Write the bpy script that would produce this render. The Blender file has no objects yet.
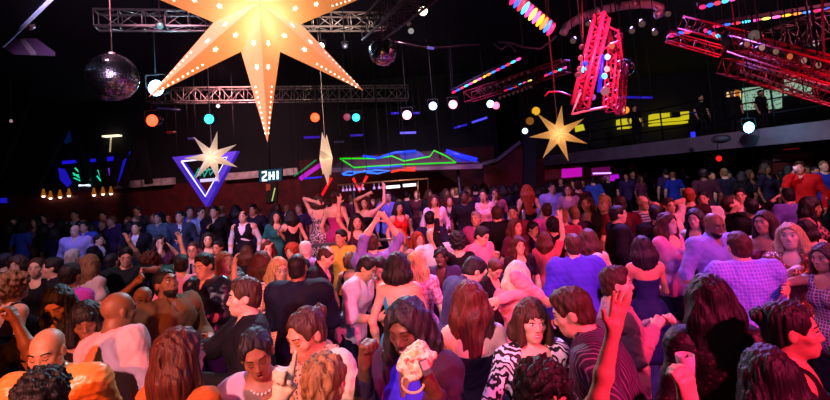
import bpy, math, random, os
import numpy as np
from mathutils import Vector, Matrix, Euler

# ------------------------------------------------------------------ camera, world, exposure
FPX = 480.0; CX, CY = 415.0, 147.0; CAMZ = 2.47
PITCH, ROLL = math.radians(4.0), math.radians(4.46)
SC = bpy.context.scene
COL = SC.collection
_U0 = Vector((0, -math.sin(PITCH), math.cos(PITCH))); FW = Vector((0, math.cos(PITCH), math.sin(PITCH))); _R0 = Vector((1, 0, 0))
RT = math.cos(ROLL)*_R0 - math.sin(ROLL)*_U0
UP = math.sin(ROLL)*_R0 + math.cos(ROLL)*_U0
CAM = Vector((0, 0, CAMZ))
cd = bpy.data.cameras.new('camera'); cam = bpy.data.objects.new('camera', cd); COL.objects.link(cam)
cam.matrix_world = Matrix(((RT.x, UP.x, -FW.x, 0), (RT.y, UP.y, -FW.y, 0), (RT.z, UP.z, -FW.z, CAMZ), (0, 0, 0, 1)))
cd.sensor_fit = 'HORIZONTAL'; cd.sensor_width = 36; cd.lens = FPX/830*36; cd.shift_y = (CY-200)/830
cd.clip_start = 0.05
SC.camera = cam
w = bpy.data.worlds.new('world'); SC.world = w; w.use_nodes = True
w.node_tree.nodes['Background'].inputs[0].default_value = (0.10, 0.06, 0.16, 1); w.node_tree.nodes['Background'].inputs[1].default_value = 0.08
SC.view_settings.view_transform = 'Standard'; SC.view_settings.look = 'None'; SC.view_settings.gamma = 1
SC.view_settings.use_curve_mapping = False
SC.view_settings.exposure = -0.12
try:
    SC.cycles.max_bounces = 5; SC.cycles.diffuse_bounces = 1; SC.cycles.glossy_bounces = 2; SC.cycles.transmission_bounces = 3
    SC.cycles.sample_clamp_indirect = 3.0; SC.cycles.caustics_reflective = False; SC.cycles.caustics_refractive = False
    SC.cycles.use_denoising = True
except Exception:
    pass

def ray(px, py):
    return FW + RT*((px-CX)/FPX) + UP*((CY-py)/FPX)
def at(px, py, Y):
    d = ray(px, py); return CAM + d*(Y/d.y)
def atz(px, py, z):
    d = ray(px, py); return CAM + d*((z-CAMZ)/d.z)

# stage lighting: unseen spots, the later rows added to brighten set pieces  (position, aim, colour, watts, cone deg, blend, radius)
SPOTS = [
 ((-3.0, -1.4, 3.7), (-1.7, 3.0, 1.3), (1.0, .16, .04), 1700, 56, .6, .08),
 ((-1.8, -1.4, 4.2), (-0.9, 3.4, 1.2), (1.0, .50, .56), 1150, 44, .7, .08),
 ((-1.6, 9.0, 5.4), (-1.2, 4.4, 1.3), (.50, .78, 1.0), 1700, 56, .7, .08),
 ((-0.9, 0.2, 5.2), (0.0, 4.4, 1.2), (.90, .36, .90), 800, 40, .7, .08),
 ((2.9, -0.9, 3.9), (1.2, 3.2, 1.3), (1.0, .035, .17), 2500, 52, .6, .08),
 ((6.0, 1.8, 4.6), (3.6, 4.4, 1.3), (1.0, .08, .22), 1500, 58, .7, .08),
 ((3.8, 8.6, 5.6), (2.4, 4.5, 1.3), (.40, .18, 1.0), 3600, 56, .7, .08),
 ((1.6, -0.6, 5.0), (2.6, 4.6, 1.3), (.42, .20, 1.0), 1000, 30, .8, .08),
 ((-0.2, 8.4, 5.6), (0.6, 5.4, 1.4), (1.0, .26, .52), 1300, 60, .7, .08),
 ((2.4, 3.4, 5.4), (0.3, 7.0, 1.4), (1.0, .18, .36), 1300, 56, .7, .08),
 ((-4.6, 2.4, 5.0), (-4.3, 6.4, 1.5), (1.0, .42, .50), 800, 50, .8, .08),
 ((-6.5, 6.0, 5.2), (-5.0, 9.8, 1.5), (.30, .26, 1.0), 700, 70, .8, .08),
 ((-3.6, 5.0, 5.4), (-2.2, 8.8, 1.6), (1.0, .45, .65), 900, 56, .8, .08),
 ((6.6, 4.2, 5.4), (4.6, 8.0, 1.4), (1.0, .14, .32), 2000, 66, .8, .08),
 ((0.0, 8.4, 5.2), (1.2, 12.0, 1.4), (.50, .25, 1.0), 700, 100, .8, .08),
 ((0.4, 2.8, 3.4), (2.05, 5.2, 4.1), (1.0, .16, .36), 300, 34, .6, .1),  # added spot to brighten the pink tower
 ((3.0, 1.6, 3.6), (4.6, 5.0, 3.9), (1.0, .06, .16), 260, 60, .6, .1),  # added for the red trusses
 ((4.6, 7.0, 5.4), (8.0, 12.5, 2.9), (.80, .62, .85), 1100, 80, .9, .2),  # added to bring out the mezzanine fascia
 ((-5.5, 12.8, 5.8), (-5.8, 17.0, 2.2), (1.0, .42, .45), 900, 120, .9, .3),  # added to lift the red back wall
 ((0.4, 9.0, 5.8), (0.0, 13.6, 2.9), (.9, .55, .75), 1100, 50, .9, .2),  # added over the canopy roof
 ((-0.9, 5.4, 4.2), (-1.6, 14.0, 5.2), (1.0, .78, .66), 700, 60, .9, .2),  # added for the far truss
 ((-0.1, -0.9, 3.2), (-0.48, 1.75, 1.62), (.78, .88, 1.0), 75, 13, .5, .05),  # unseen spot added to light the pointing hand
 ((-2.4, 3.2, 4.2), (-3.9, 5.8, 3.9), (.85, .6, 1.0), 300, 64, .9, .2),  # added for the mirror ball and vent
]
for i, (p, t, c, wt, cone, bl, rad) in enumerate(SPOTS):
    ld = bpy.data.lights.new('stage_and_fill_spot', 'SPOT'); lo = bpy.data.objects.new('stage_and_fill_spot', ld); COL.objects.link(lo)
    ld.color = c; ld.energy = wt; ld.spot_size = math.radians(cone); ld.spot_blend = bl; ld.shadow_soft_size = rad
    lo.location = p; lo.rotation_euler = (Vector(t)-Vector(p)).to_track_quat('-Z', 'Y').to_euler()

# ------------------------------------------------------------------ materials
def hexc(h):
    if not isinstance(h, str): return tuple(h)
    h = h.lstrip('#'); v = [int(h[i:i+2], 16)/255 for i in (0, 2, 4)]
    return tuple(x/12.92 if x <= .04045 else ((x+.055)/1.055)**2.4 for x in v)
_M = {}
def mat(name, col=(.5, .5, .5), rough=.6, metal=0, emit=None, es=1.0, spec=.5, trans=0, alpha=1):
    if name in _M: return _M[name]
    m = bpy.data.materials.new(name); m.use_nodes = True; b = m.node_tree.nodes['Principled BSDF']
    c = hexc(col)
    b.inputs['Base Color'].default_value = (*c, 1); b.inputs['Roughness'].default_value = rough; b.inputs['Metallic'].default_value = metal
    b.inputs['Specular IOR Level'].default_value = spec
    if trans: b.inputs['Transmission Weight'].default_value = trans
    if emit is not None:
        b.inputs['Emission Color'].default_value = (*hexc(emit), 1); b.inputs['Emission Strength'].default_value = es
    _M[name] = m
    return m
def nd(m, t, **kw):
    n = m.node_tree.nodes.new(t)
    for k, v in kw.items():
        if hasattr(n, k): setattr(n, k, v)
    return n
def ln(m, a, b): m.node_tree.links.new(a, b)
def textured(name, c1, c2, scale=8, rough=.7, kind='noise', stretch=(1, 1, 1), bump=.15, lo=.35, hi=.65, metal=0, detail=3, spec=.4, sheen=0, c3=None):
    """a material that mixes two colours by a procedural pattern in object space"""
    if name in _M: return _M[name]
    m = mat(name, c1, rough, metal, spec=spec); b = m.node_tree.nodes['Principled BSDF']
    tc = nd(m, 'ShaderNodeTexCoord'); mp = nd(m, 'ShaderNodeMapping'); mp.inputs['Scale'].default_value = stretch
    ln(m, tc.outputs['Object'], mp.inputs['Vector'])
    if kind == 'noise':
        t = nd(m, 'ShaderNodeTexNoise'); t.inputs['Scale'].default_value = scale; t.inputs['Detail'].default_value = detail; o = t.outputs[0]
    elif kind == 'voronoi':
        t = nd(m, 'ShaderNodeTexVoronoi'); t.inputs['Scale'].default_value = scale; o = t.outputs['Distance']
    elif kind == 'wave':
        t = nd(m, 'ShaderNodeTexWave', bands_direction='X'); t.inputs['Scale'].default_value = scale; t.inputs['Distortion'].default_value = .6; t.inputs['Detail'].default_value = 1; o = t.outputs[0]
    elif kind == 'wavez':
        t = nd(m, 'ShaderNodeTexWave', bands_direction='Z'); t.inputs['Scale'].default_value = scale; t.inputs['Distortion'].default_value = .4; o = t.outputs[0]
    elif kind == 'zebra':
        t = nd(m, 'ShaderNodeTexWave', bands_direction='DIAGONAL'); t.inputs['Scale'].default_value = scale; t.inputs['Distortion'].default_value = 14; t.inputs['Detail'].default_value = 2; t.inputs['Detail Scale'].default_value = 1.4; o = t.outputs[0]
    elif kind == 'brick':
        t = nd(m, 'ShaderNodeTexBrick'); t.inputs['Scale'].default_value = scale; t.inputs['Color1'].default_value = (0, 0, 0, 1); t.inputs['Color2'].default_value = (.35, .35, .35, 1); t.inputs['Mortar'].default_value = (1, 1, 1, 1); o = t.outputs[0]
    elif kind == 'plaid':
        t = nd(m, 'ShaderNodeTexWave', bands_direction='X'); t.inputs['Scale'].default_value = scale
        t2 = nd(m, 'ShaderNodeTexWave', bands_direction='Z'); t2.inputs['Scale'].default_value = scale
        ln(m, mp.outputs[0], t2.inputs['Vector']); mm = nd(m, 'ShaderNodeMath', operation='MAXIMUM')
        ln(m, t.outputs[0], mm.inputs[0]); ln(m, t2.outputs[0], mm.inputs[1]); o = mm.outputs[0]
    ln(m, mp.outputs[0], t.inputs['Vector'])
    r = nd(m, 'ShaderNodeValToRGB'); r.color_ramp.elements[0].position = lo; r.color_ramp.elements[1].position = hi
    r.color_ramp.elements[0].color = (*hexc(c1), 1); r.color_ramp.elements[1].color = (*hexc(c2), 1)
    if c3:
        e = r.color_ramp.elements.new(min(.99, hi+.12)); e.color = (*hexc(c3), 1)
    ln(m, o, r.inputs[0]); ln(m, r.outputs[0], b.inputs['Base Color'])
    if bump:
        bp = nd(m, 'ShaderNodeBump'); bp.inputs['Strength'].default_value = bump; bp.inputs['Distance'].default_value = .01
        ln(m, o, bp.inputs['Height']); ln(m, bp.outputs[0], b.inputs['Normal'])
    return m

SKIN = {'l': '#e0ac90', 't': '#c58b68', 'b': '#8d5a3e', 'd': '#5e3a28'}
def skin(k):
    n = 'skin_'+k
    if n in _M: return _M[n]
    m = textured(n, SKIN[k], tuple(x*.85 for x in hexc(SKIN[k])), 14, .52, bump=.03, spec=.5)
    b = m.node_tree.nodes['Principled BSDF']
    b.inputs['Subsurface Weight'].default_value = 0.0
    return m
HAIRC = {'black': ('#0b090a', '#1c181a'), 'brown': ('#25140d', '#4a2b1b'), 'auburn': ('#2a0e0a', '#5e2416'), 'red': ('#7a2412', '#b54a26'),
         'blonde': ('#8c6438', '#d9b27a'), 'platinum': ('#c9a890', '#f0dcc8'), 'grey': ('#6c6866', '#b5b0ad'), 'dblonde': ('#5b3c22', '#98714a'), 'white': ('#b8b2ac', '#e4e0dc')}
def hairm(c):
    n = 'hair_'+c
    if n in _M: return _M[n]
    m = textured(n, HAIRC[c][0], HAIRC[c][1], 60, .55, stretch=(1.6, 1.6, .12), bump=.9, lo=.3, hi=.7, spec=.35)
    return m
def fab(spec):
    """'colour' or 'pattern:colour:colour'"""
    n = 'fabric_'+spec.replace(':', '_').replace('#', '')
    if n in _M: return _M[n]
    p = spec.split(':')
    if len(p) == 1:
        c = hexc(p[0]); return textured(n, c, tuple(x*.86 for x in c), 9, .8, bump=.25, spec=.2)
    k = p[0]
    if k == 'satin': c = hexc(p[1]); return textured(n, c, tuple(x*.8 for x in c), 7, .32, bump=.3, spec=.6)
    if k == 'stripe': return textured(n, p[1], p[2], 20, .7, 'wave', bump=0, lo=.80, hi=.93)
    if k == 'hstripe': return textured(n, p[1], p[2], 8, .7, 'wavez', bump=0, lo=.5, hi=.6)
    if k == 'plaid': return textured(n, p[1], p[2], 12, .8, 'plaid', bump=0, lo=.75, hi=.9)
    if k == 'zebra': return textured(n, p[1], p[2], 9, .7, 'zebra', bump=0, lo=.45, hi=.55)
    if k == 'print': return textured(n, p[1], p[2], 34, .7, 'noise', bump=0, lo=.47, hi=.53, detail=1)
    if k == 'leopard': return textured(n, p[2], p[1], 55, .8, 'voronoi', bump=0, lo=.28, hi=.42)
    if k == 'lace': return textured(n, p[1], p[2], 42, .6, 'voronoi', bump=.3, lo=.15, hi=.3)
    if k == 'sequin': return textured(n, p[1], p[2], 90, .25, 'voronoi', bump=.8, lo=.2, hi=.5, metal=.6)
    raise ValueError(spec)

# ------------------------------------------------------------------ objects
def link_mesh(name, me, mats, parent=None):
    o = bpy.data.objects.new(name, me); COL.objects.link(o)
    for m in (mats if isinstance(mats, (list, tuple)) else [mats]): me.materials.append(m)
    if parent is not None: o.parent = parent
    return o
def tag(o, label=None, cat=None, group=None, kind=None):
    if label: o['label'] = label
    if cat: o['category'] = cat
    if group: o['group'] = group
    if kind: o['kind'] = kind
    return o
def empty(name, loc=(0, 0, 0), rot=None):
    o = bpy.data.objects.new(name, None); COL.objects.link(o); o.location = loc; o.empty_display_size = .1
    if rot is not None: o.rotation_euler = rot
    return o

class MB:
    """collects simple solids and builds ONE mesh"""
    def __init__(s): s.v = []; s.f = []; s.m = []; s.sm = []
    def add(s, vs, fs, mi=0, smooth=False):
        b = len(s.v); s.v += [tuple(v) for v in vs]; s.f += [tuple(i+b for i in f) for f in fs]; s.m += [mi]*len(fs); s.sm += [smooth]*len(fs); return s
    def box(s, c, size, rot=None, mi=0):
        c = Vector(c); h = [x/2 for x in size]; R = rot if rot is not None else Matrix.Identity(3)
        vs = [c + R @ Vector((x*h[0], y*h[1], z*h[2])) for x in (-1, 1) for y in (-1, 1) for z in (-1, 1)]
        return s.add(vs, [(0, 1, 3, 2), (4, 6, 7, 5), (0, 4, 5, 1), (2, 3, 7, 6), (0, 2, 6, 4), (1, 5, 7, 3)], mi)
    def slab(s, pts, n, t, mi=0):
        """polygon extruded by t along n"""
        k = len(pts); n = Vector(n)*t
        vs = [Vector(p) for p in pts] + [Vector(p)+n for p in pts]
        return s.add(vs, [tuple(range(k))[::-1], tuple(range(k, 2*k))] + [(i, (i+1) % k, (i+1) % k+k, i+k) for i in range(k)], mi)
    def tube(s, pts, r, n=8, mi=0, r2=None, smooth=True):
        pts = [Vector(p) for p in pts]; k = len(pts); vs = []; up = None
        for i, p in enumerate(pts):
            d = (pts[min(i+1, k-1)]-pts[max(i-1, 0)]).normalized()
            if up is None: up = d.orthogonal().normalized()
            up = (up - d*up.dot(d)); up = up.normalized() if up.length > 1e-6 else d.orthogonal().normalized()
            sd = d.cross(up); rr = r if r2 is None else r+(r2-r)*i/(k-1)
            vs += [p+(up*math.cos(a)+sd*math.sin(a))*rr for a in [2*math.pi*j/n for j in range(n)]]
        fs = [(i*n+j, i*n+(j+1) % n, (i+1)*n+(j+1) % n, (i+1)*n+j) for i in range(k-1) for j in range(n)]
        fs += [tuple(range(n))[::-1], tuple(range((k-1)*n, k*n))]
        return s.add(vs, fs, mi, smooth)
    def lathe(s, prof, M=None, n=20, mi=0, smooth=True):
        """profile [(r, z)...] about local z placed by matrix M"""
        M = M if M is not None else Matrix.Identity(4); k = len(prof)
        vs = [M @ Vector((r*math.cos(2*math.pi*j/n), r*math.sin(2*math.pi*j/n), z)) for r, z in prof for j in range(n)]
        fs = [(i*n+j, i*n+(j+1) % n, (i+1)*n+(j+1) % n, (i+1)*n+j) for i in range(k-1) for j in range(n)]
        return s.add(vs, fs, mi, smooth)
    def ell(s, c, r, R=None, mi=0, n=10):
        R = R if R is not None else Matrix.Identity(3); c = Vector(c)
        M = Matrix.Translation(c) @ (R.to_4x4()) @ Matrix.Diagonal((r[0], r[1], r[2], 1))
        prof = [(max(1e-4, math.sin(math.pi*i/n)), -math.cos(math.pi*i/n)) for i in range(n+1)]
        return s.lathe(prof, M, n+4, mi)
    def build(s, name, mats, parent=None):
        me = bpy.data.meshes.new(name); me.from_pydata(s.v, [], s.f)
        me.polygons.foreach_set('material_index', s.m); me.polygons.foreach_set('use_smooth', s.sm); me.update()
        return link_mesh(name, me, mats, parent)

# ------------------------------------------------------------------ implicit surfaces (for bodies, clothes, hair)
def V(*a): return np.array(a, dtype=np.float64)
class Fld:
    def __init__(s, lo, hi, h):
        s.h = h; s.lo = np.array(lo, float)-2.5*h; n = np.ceil((np.array(hi)+2.5*h-s.lo)/h).astype(int)+1
        s.ax = [s.lo[i]+h*np.arange(n[i]) for i in range(3)]
        s.F = np.full(tuple(n), 9.0, np.float32)
    def _sl(s, lo, hi):
        r = []
        for i in range(3):
            a = max(0, int(math.floor((lo[i]-s.lo[i])/s.h))); b = min(s.F.shape[i], int(math.ceil((hi[i]-s.lo[i])/s.h))+1)
            if b <= a: return None
            r.append(slice(a, b))
        return tuple(r)
    def _grid(s, sl):
        return (s.ax[0][sl[0]].astype(np.float32)[:, None, None], s.ax[1][sl[1]].astype(np.float32)[None, :, None], s.ax[2][sl[2]].astype(np.float32)[None, None, :])
    def _comb(s, sl, d, k, op):
        A = s.F[sl]
        if op == 'u':
            hh = np.maximum(k-np.abs(A-d), 0)/k; s.F[sl] = np.minimum(A, d)-hh*hh*k*.25
        else:
            d = -d; hh = np.maximum(k-np.abs(A-d), 0)/k; s.F[sl] = np.maximum(A, d)+hh*hh*k*.25
    def cone(s, a, b, ra, rb, k=.02, op='u', **_):
        a = np.asarray(a, float); b = np.asarray(b, float); m = max(ra, rb)+k+2.5*s.h
        sl = s._sl(np.minimum(a, b)-m, np.maximum(a, b)+m)
        if sl is None: return
        X, Y, Z = s._grid(sl); d = b-a; L = float(d@d)+1e-12
        t = np.clip(((X-a[0])*d[0]+(Y-a[1])*d[1]+(Z-a[2])*d[2])/L, 0, 1)
        D = np.sqrt((X-a[0]-t*d[0])**2+(Y-a[1]-t*d[1])**2+(Z-a[2]-t*d[2])**2)-(ra+(rb-ra)*t)
        s._comb(sl, D, k, op)
    def ell(s, c, r, R=None, k=.02, op='u', **_):
        c = np.asarray(c, float); r = np.asarray(r, float); m = max(r)+k+2.5*s.h
        sl = s._sl(c-m, c+m)
        if sl is None: return
        X, Y, Z = s._grid(sl); X = X-c[0]; Y = Y-c[1]; Z = Z-c[2]
        if R is not None: X, Y, Z = (X*R[0, 0]+Y*R[1, 0]+Z*R[2, 0], X*R[0, 1]+Y*R[1, 1]+Z*R[2, 1], X*R[0, 2]+Y*R[1, 2]+Z*R[2, 2])
        k0 = np.sqrt((X/r[0])**2+(Y/r[1])**2+(Z/r[2])**2); k1 = np.sqrt((X/r[0]**2)**2+(Y/r[1]**2)**2+(Z/r[2]**2)**2)+1e-6
        s._comb(sl, k0*(k0-1)/k1, k, op)
    def plane(s, c, n, op='cut'):
        """keeps the side the normal points away from"""
        X, Y, Z = s._grid((slice(None),)*3); n = np.asarray(n, float)
        s.F = np.maximum(s.F, ((X-c[0])*n[0]+(Y-c[1])*n[1]+(Z-c[2])*n[2]).astype(np.float32))
    def noise(s, amp, wl, seed=0, n=5, aniso=(1, 1, 1)):
        rng = np.random.RandomState(seed); X, Y, Z = s._grid((slice(None),)*3); N = 0
        for _ in range(n):
            v = rng.normal(size=3); v /= np.linalg.norm(v); v = v*2*math.pi/(wl*rng.uniform(.7, 1.4))*np.array(aniso)
            N = N+np.sin(X*v[0]+Y*v[1]+Z*v[2]+rng.uniform(0, 6.28))
        s.F += (amp*N/math.sqrt(n)).astype(np.float32)
    def run(s, prims):
        for p in prims:
            (s.ell if p['t'] == 'e' else s.cone)(**p['a'])
    def mesh(s, name):
        F = s.F
        F[0] = F[-1] = 9; F[:, 0] = F[:, -1] = 9; F[:, :, 0] = F[:, :, -1] = 9
        S = F < 0; n = np.array(F.shape); cells = []; P = []; flips = []
        st = np.array([n[1]*n[2], n[2], 1])
        for ax in range(3):
            s0 = [slice(None)]*3; s1 = [slice(None)]*3; s0[ax] = slice(0, -1); s1[ax] = slice(1, None)
            I = np.stack(np.nonzero(S[tuple(s0)] != S[tuple(s1)]), 1)
            if not len(I): continue
            fl = I@st; Ff = F.ravel(); f0 = Ff[fl]; f1 = Ff[fl+st[ax]]; t = f0/(f0-f1)
            p = I.astype(float); p[:, ax] += t
            u, v = (ax+1) % 3, (ax+2) % 3
            c = np.stack([fl-st[u]-st[v], fl-st[v], fl, fl-st[u]], 1)
            rev = f0 > 0; c[rev] = c[rev][:, ::-1]
            cells.append(c); P.append(np.repeat(p[:, None, :], 4, 1))
        if not cells: return None
        C = np.concatenate(cells); P = np.concatenate(P).reshape(-1, 3)
        uq, inv = np.unique(C.ravel(), return_inverse=True); cnt = np.bincount(inv)
        W = np.stack([np.bincount(inv, weights=P[:, i])/cnt for i in range(3)], 1)*s.h+s.lo
        Q = inv.reshape(-1, 4)
        me = bpy.data.meshes.new(name)
        me.vertices.add(len(W)); me.vertices.foreach_set('co', W.astype(np.float32).ravel())
        me.loops.add(Q.size); me.loops.foreach_set('vertex_index', Q.astype(np.int32).ravel())
        me.polygons.add(len(Q)); me.polygons.foreach_set('loop_start', np.arange(0, Q.size, 4, dtype=np.int32))
        me.polygons.foreach_set('use_smooth', np.ones(len(Q), bool))
        me.update(calc_edges=True)
        return me
def C_(a, b, ra, rb, k=.02, op='u'): return {'t': 'c', 'a': dict(a=np.asarray(a, float), b=np.asarray(b, float), ra=ra, rb=rb, k=k, op=op)}
def E_(c, r, R=None, k=.02, op='u'): return {'t': 'e', 'a': dict(c=np.asarray(c, float), r=np.asarray(r, float), R=R, k=k, op=op)}
def grow(prims, g, k=None):
    out = []
    for p in prims:
        a = dict(p['a'])
        if a['op'] != 'u': continue
        if p['t'] == 'e': a['r'] = a['r']+g
        else: a['ra'] = a['ra']+g; a['rb'] = a['rb']+g
        if k: a['k'] = k
        out.append({'t': p['t'], 'a': a})
    return out
def bounds(prims):
    lo = np.full(3, 9.); hi = -lo
    for p in prims:
        a = p['a']
        if a['op'] != 'u': continue
        if p['t'] == 'e': m = max(a['r']); q = [a['c']-m, a['c']+m]
        else: m = max(a['ra'], a['rb']); q = [np.minimum(a['a'], a['b'])-m, np.maximum(a['a'], a['b'])+m]
        lo = np.minimum(lo, q[0]); hi = np.maximum(hi, q[1])
    return lo, hi

def RX(a): c, s = math.cos(a), math.sin(a); return np.array([[1, 0, 0], [0, c, -s], [0, s, c]])
def RY(a): c, s = math.cos(a), math.sin(a); return np.array([[c, 0, s], [0, 1, 0], [-s, 0, c]])
def RZ(a): c, s = math.cos(a), math.sin(a); return np.array([[c, -s, 0], [s, c, 0], [0, 0, 1]])
rad = math.radians
def unit(v): v = np.asarray(v, float); return v/(np.linalg.norm(v)+1e-9)
# ------------------------------------------------------------------ people
ARM = {'d': (.09, -.04, -.50), 'b': (-.06, -.30, -.22), 'c': (-.13, -.24, -.08), 'u': (.10, -.10, .50), 'o': (.03, -.46, -.10), 'w': (.42, -.16, .12),
       'h': (-.13, .09, .19), 'f': (-.16, -.19, .17), 's': (.02, -.30, .10), 'x': (-.20, -.22, -.16)}
def head_point(o):
    """skeleton of the trunk in local space (facing -Y), unit scale"""
    lf, ls = rad(o.get('lean', 0)), rad(o.get('side', 0)); T = RY(ls)@RX(lf)
    hip = V(0, 0, .93); nb = hip+T@V(0, .015, .50)
    RH = RZ(rad(o.get('hy', 0)))@RY(rad(o.get('hr', 0)))@RX(rad(o.get('hp', 0)+o.get('lean', 0)*.5))
    hc = nb+T@V(0, -.012, .035)+RH@V(0, -.012, .118)
    return T, hip, nb, RH, hc
def ik(a, t, l1, l2, hint):
    d = t-a; L = np.linalg.norm(d); mx = (l1+l2)*.985
    if L > mx: t = a+d/L*mx; d = t-a; L = mx
    L = max(L, abs(l1-l2)+.03); x = (l1*l1-l2*l2+L*L)/(2*L); hgt = math.sqrt(max(l1*l1-x*x, 0)); u = unit(d)
    h = hint-u*(hint@u); h = unit(h) if np.linalg.norm(h) > 1e-3 else V(1, 0, 0)
    return a+u*x+h*hgt, t
def hand_prims(w, d, n, side, kind, g=1.0, thumb=1):
    """w wrist, d direction, n palm normal, side = thumb side axis"""
    P = []; d = unit(d); n = unit(n-d*(n@d)); s = np.cross(d, n)*thumb
    P.append(C_(w, w+d*.03, .026, .028, .015))
    for q in (-.024, -.008, .008, .024): P.append(C_(w+d*.025+s*q*.7, w+d*.088+s*q, .0155, .0125, .014))
    cl = {'flat': (8, 8, 8), 'relax': (22, 30, 22), 'fist': (80, 92, 60), 'grip': (45, 55, 40), 'point': (80, 92, 60), 'spread': (5, 6, 5)}[kind]
    for i, (q, L) in enumerate(((.026, .070), (.009, .080), (-.008, .074), (-.024, .058))):
        c = cl if not (kind == 'point' and i == 0) else (2, 4, 4)
        fan = (q*9 if kind == 'spread' else q*2.5)
        p = w+d*.088+s*q; dd = unit(d+s*fan); a = 0
        for seg, (fr, r) in enumerate(((.46, .0098), (.30, .0088), (.24, .0078))):
            a += rad(c[seg]); v = dd*math.cos(a)+n*math.sin(a); p2 = p+v*L*fr*1.05
            P.append(C_(p, p2, r, r*.92, .004)); p = p2
    if kind in ('fist', 'point', 'grip'): td = [unit(s*.55+d*.7+n*.45), unit(-s*.35+d*.6+n*.7)]
    else: td = [unit(s*1.0+d*.75+n*.2), unit(s*.55+d*1.0+n*.2)]
    p = w+d*.022+s*.02; p2 = p+td[0]*.045; P.append(C_(p, p2, .016, .0115, .01)); P.append(C_(p2, p2+td[1]*.034, .011, .009, .004))
    return P

def skeleton(o, tgt):
    f = o['g'] == 'f'; bw = o.get('fat', 1.0)
    T, hip, nb, RH, hc = head_point(o); J = dict(T=T, hip=hip, nb=nb, RH=RH, hc=hc)
    sw = (.150 if f else .178)*(.5+.5*bw)
    B = {}
    t = lambda x, y, z: hip+T@V(x, y, z)
    Tm = T
    tor = [E_(t(0, .0, .0), V(.155*bw, .112*bw, .13), Tm, .05), E_(t(0, 0, .16), V((.118 if f else .14)*bw, .092*bw, .15), Tm, .06),
           E_(t(0, 0, .33), V((.138 if f else .165)*bw, .104*bw, .17), Tm, .06),
           C_(t(-sw*.82, .012, .455), t(sw*.82, .012, .455), .058*bw, .058*bw, .07),
           E_(t(0, .03, .40), V(.13*bw, .075, .12), Tm, .06)]
    if f: tor += [E_(t(q*.066*bw, -.085*bw, .315), V(.058, .055, .058)*bw**.5, Tm, .03) for q in (-1, 1)]
    else: tor += [E_(t(q*.075, -.06*bw, .36), V(.08, .05, .065), Tm, .05) for q in (-1, 1)]
    if f: tor += [E_(t(0, .01, -.02), V(.168*bw, .12*bw, .12), Tm, .06)]
    B['torso'] = tor
    nr = .047 if f else .057
    B['neck'] = [C_(nb-T@V(0, -.01, .03), hc+RH@V(0, .022, -.06), nr+.008, nr, .035)]
    H = lambda x, fr, z: hc+RH@V(x, -fr, z)
    jw = .92 if f else 1.0
    hd = [E_(H(0, -.014, .030), V(.0745, .094, .086), RH, .01), E_(H(0, .024, -.028), V(.058*jw, .066, .084), RH, .03),
          E_(H(0, .040, -.070), V(.043*jw, .042, .036), RH, .03), E_(H(0, .066, -.092), V(.017*jw, .015, .014), RH, .022),
          C_(H(-.033, .074, .024), H(.033, .074, .024), .011, .011, .02)]
    hd += [E_(H(q*.042, .055, -.02), V(.02, .018, .018), RH, .025) for q in (-1, 1)]
    hd += [E_(H(q*.030, .099, .002), V(.017, .014, .011), RH, .012, 's') for q in (-1, 1)]
    hd += [C_(H(0, .085, .008), H(0, .101, -.027), .0070, .0105, .010)]
    hd += [E_(H(q*.011, .091, -.032), V(.0085, .010, .0075), RH, .006) for q in (-1, 1)]
    hd += [C_(H(-.015, .084, -.055), H(.015, .084, -.055), .0065, .0065, .008), C_(H(-.012, .083, -.066), H(.012, .083, -.066), .0075, .0075, .008)]
    if o.get('smile'): hd += [E_(H(0, .098, -.061), V(.017, .014, .0065), RH, .004, 's')]
    if o.get('open'): hd += [E_(H(0, .096, -.063), V(.013, .018, .011), RH, .005, 's')]
    hd += [E_(H(q*.0765, -.008, -.006), V(.010, .020, .031), RH, .006) for q in (-1, 1)]
    hd += [E_(H(q*.0865, .004, -.004), V(.006, .009, .014), RH, .004, 's') for q in (-1, 1)]
    B['head'] = hd
    # arms
    for i, sd in enumerate((-1, 1)):
        nm = 'R' if sd < 0 else 'L'; S = t(sd*sw, .015, .45); a = o.get('arms', ('d', 'd'))[i]
        l1, l2 = .285, .255
        if isinstance(a, str):
            kd = {'u': 'spread', 'w': 'spread', 'o': 'relax', 'h': 'relax', 'x': 'fist', 's': 'spread'}.get(a, 'relax'); v = ARM[a]; W = S+T@V(v[0]*sd, v[1], v[2]); up = a in 'uhw'
        else:
            W = tgt(a); kd = a[3] if len(a) > 3 else 'spread'; up = W[2] > S[2]
        hint = V(sd*1.0, .1, -.15) if up else V(sd*.55, .45, -.9)
        if a == 'h': hint = V(sd*1.0, -.25, .45)
        if not isinstance(a, str) and len(a) > 4: hint = V(*a[4])
        El, W = ik(S, W, l1, l2, hint); J['W'+nm] = W; J['E'+nm] = El; J['S'+nm] = S
        q = .9 if f else 1.08; q *= bw**.7
        B['u'+nm] = [E_(S, V(.056, .056, .056)*q, None, .05), C_(S, El, .050*q, .038*q, .03)]
        B['f'+nm] = [C_(El, El+(W-El)*.35, .038*q, .041*q, .02), C_(El+(W-El)*.35, W, .041*q, .026, .02)]
        d = W-El
        nrm = unit(V(-sd, 0, 0)+V(0, -.3, 0)) if not up else V(0, -1, 0)
        if a in ('b', 'c', 'o', 'x'): nrm = V(-sd*.5, .1, -.8)
        if not isinstance(a, str) and len(a) > 5: nrm = V(*a[5])
        dd = d
        if not isinstance(a, str) and len(a) > 6 and a[6]: dd = unit(d)+V(*a[6])
        th = -1 if np.dot(np.cross(unit(dd), nrm), V(-sd, -.3, .2) if not up else V(-sd, 0, 0)) < 0 else 1
        if not isinstance(a, str) and len(a) > 7: th = a[7]
        B['h'+nm] = hand_prims(W, dd, nrm, sd, kd, thumb=th); J['H'+nm] = (unit(dd), unit(nrm))
    # legs
    st = o.get('step', 0)
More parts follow.
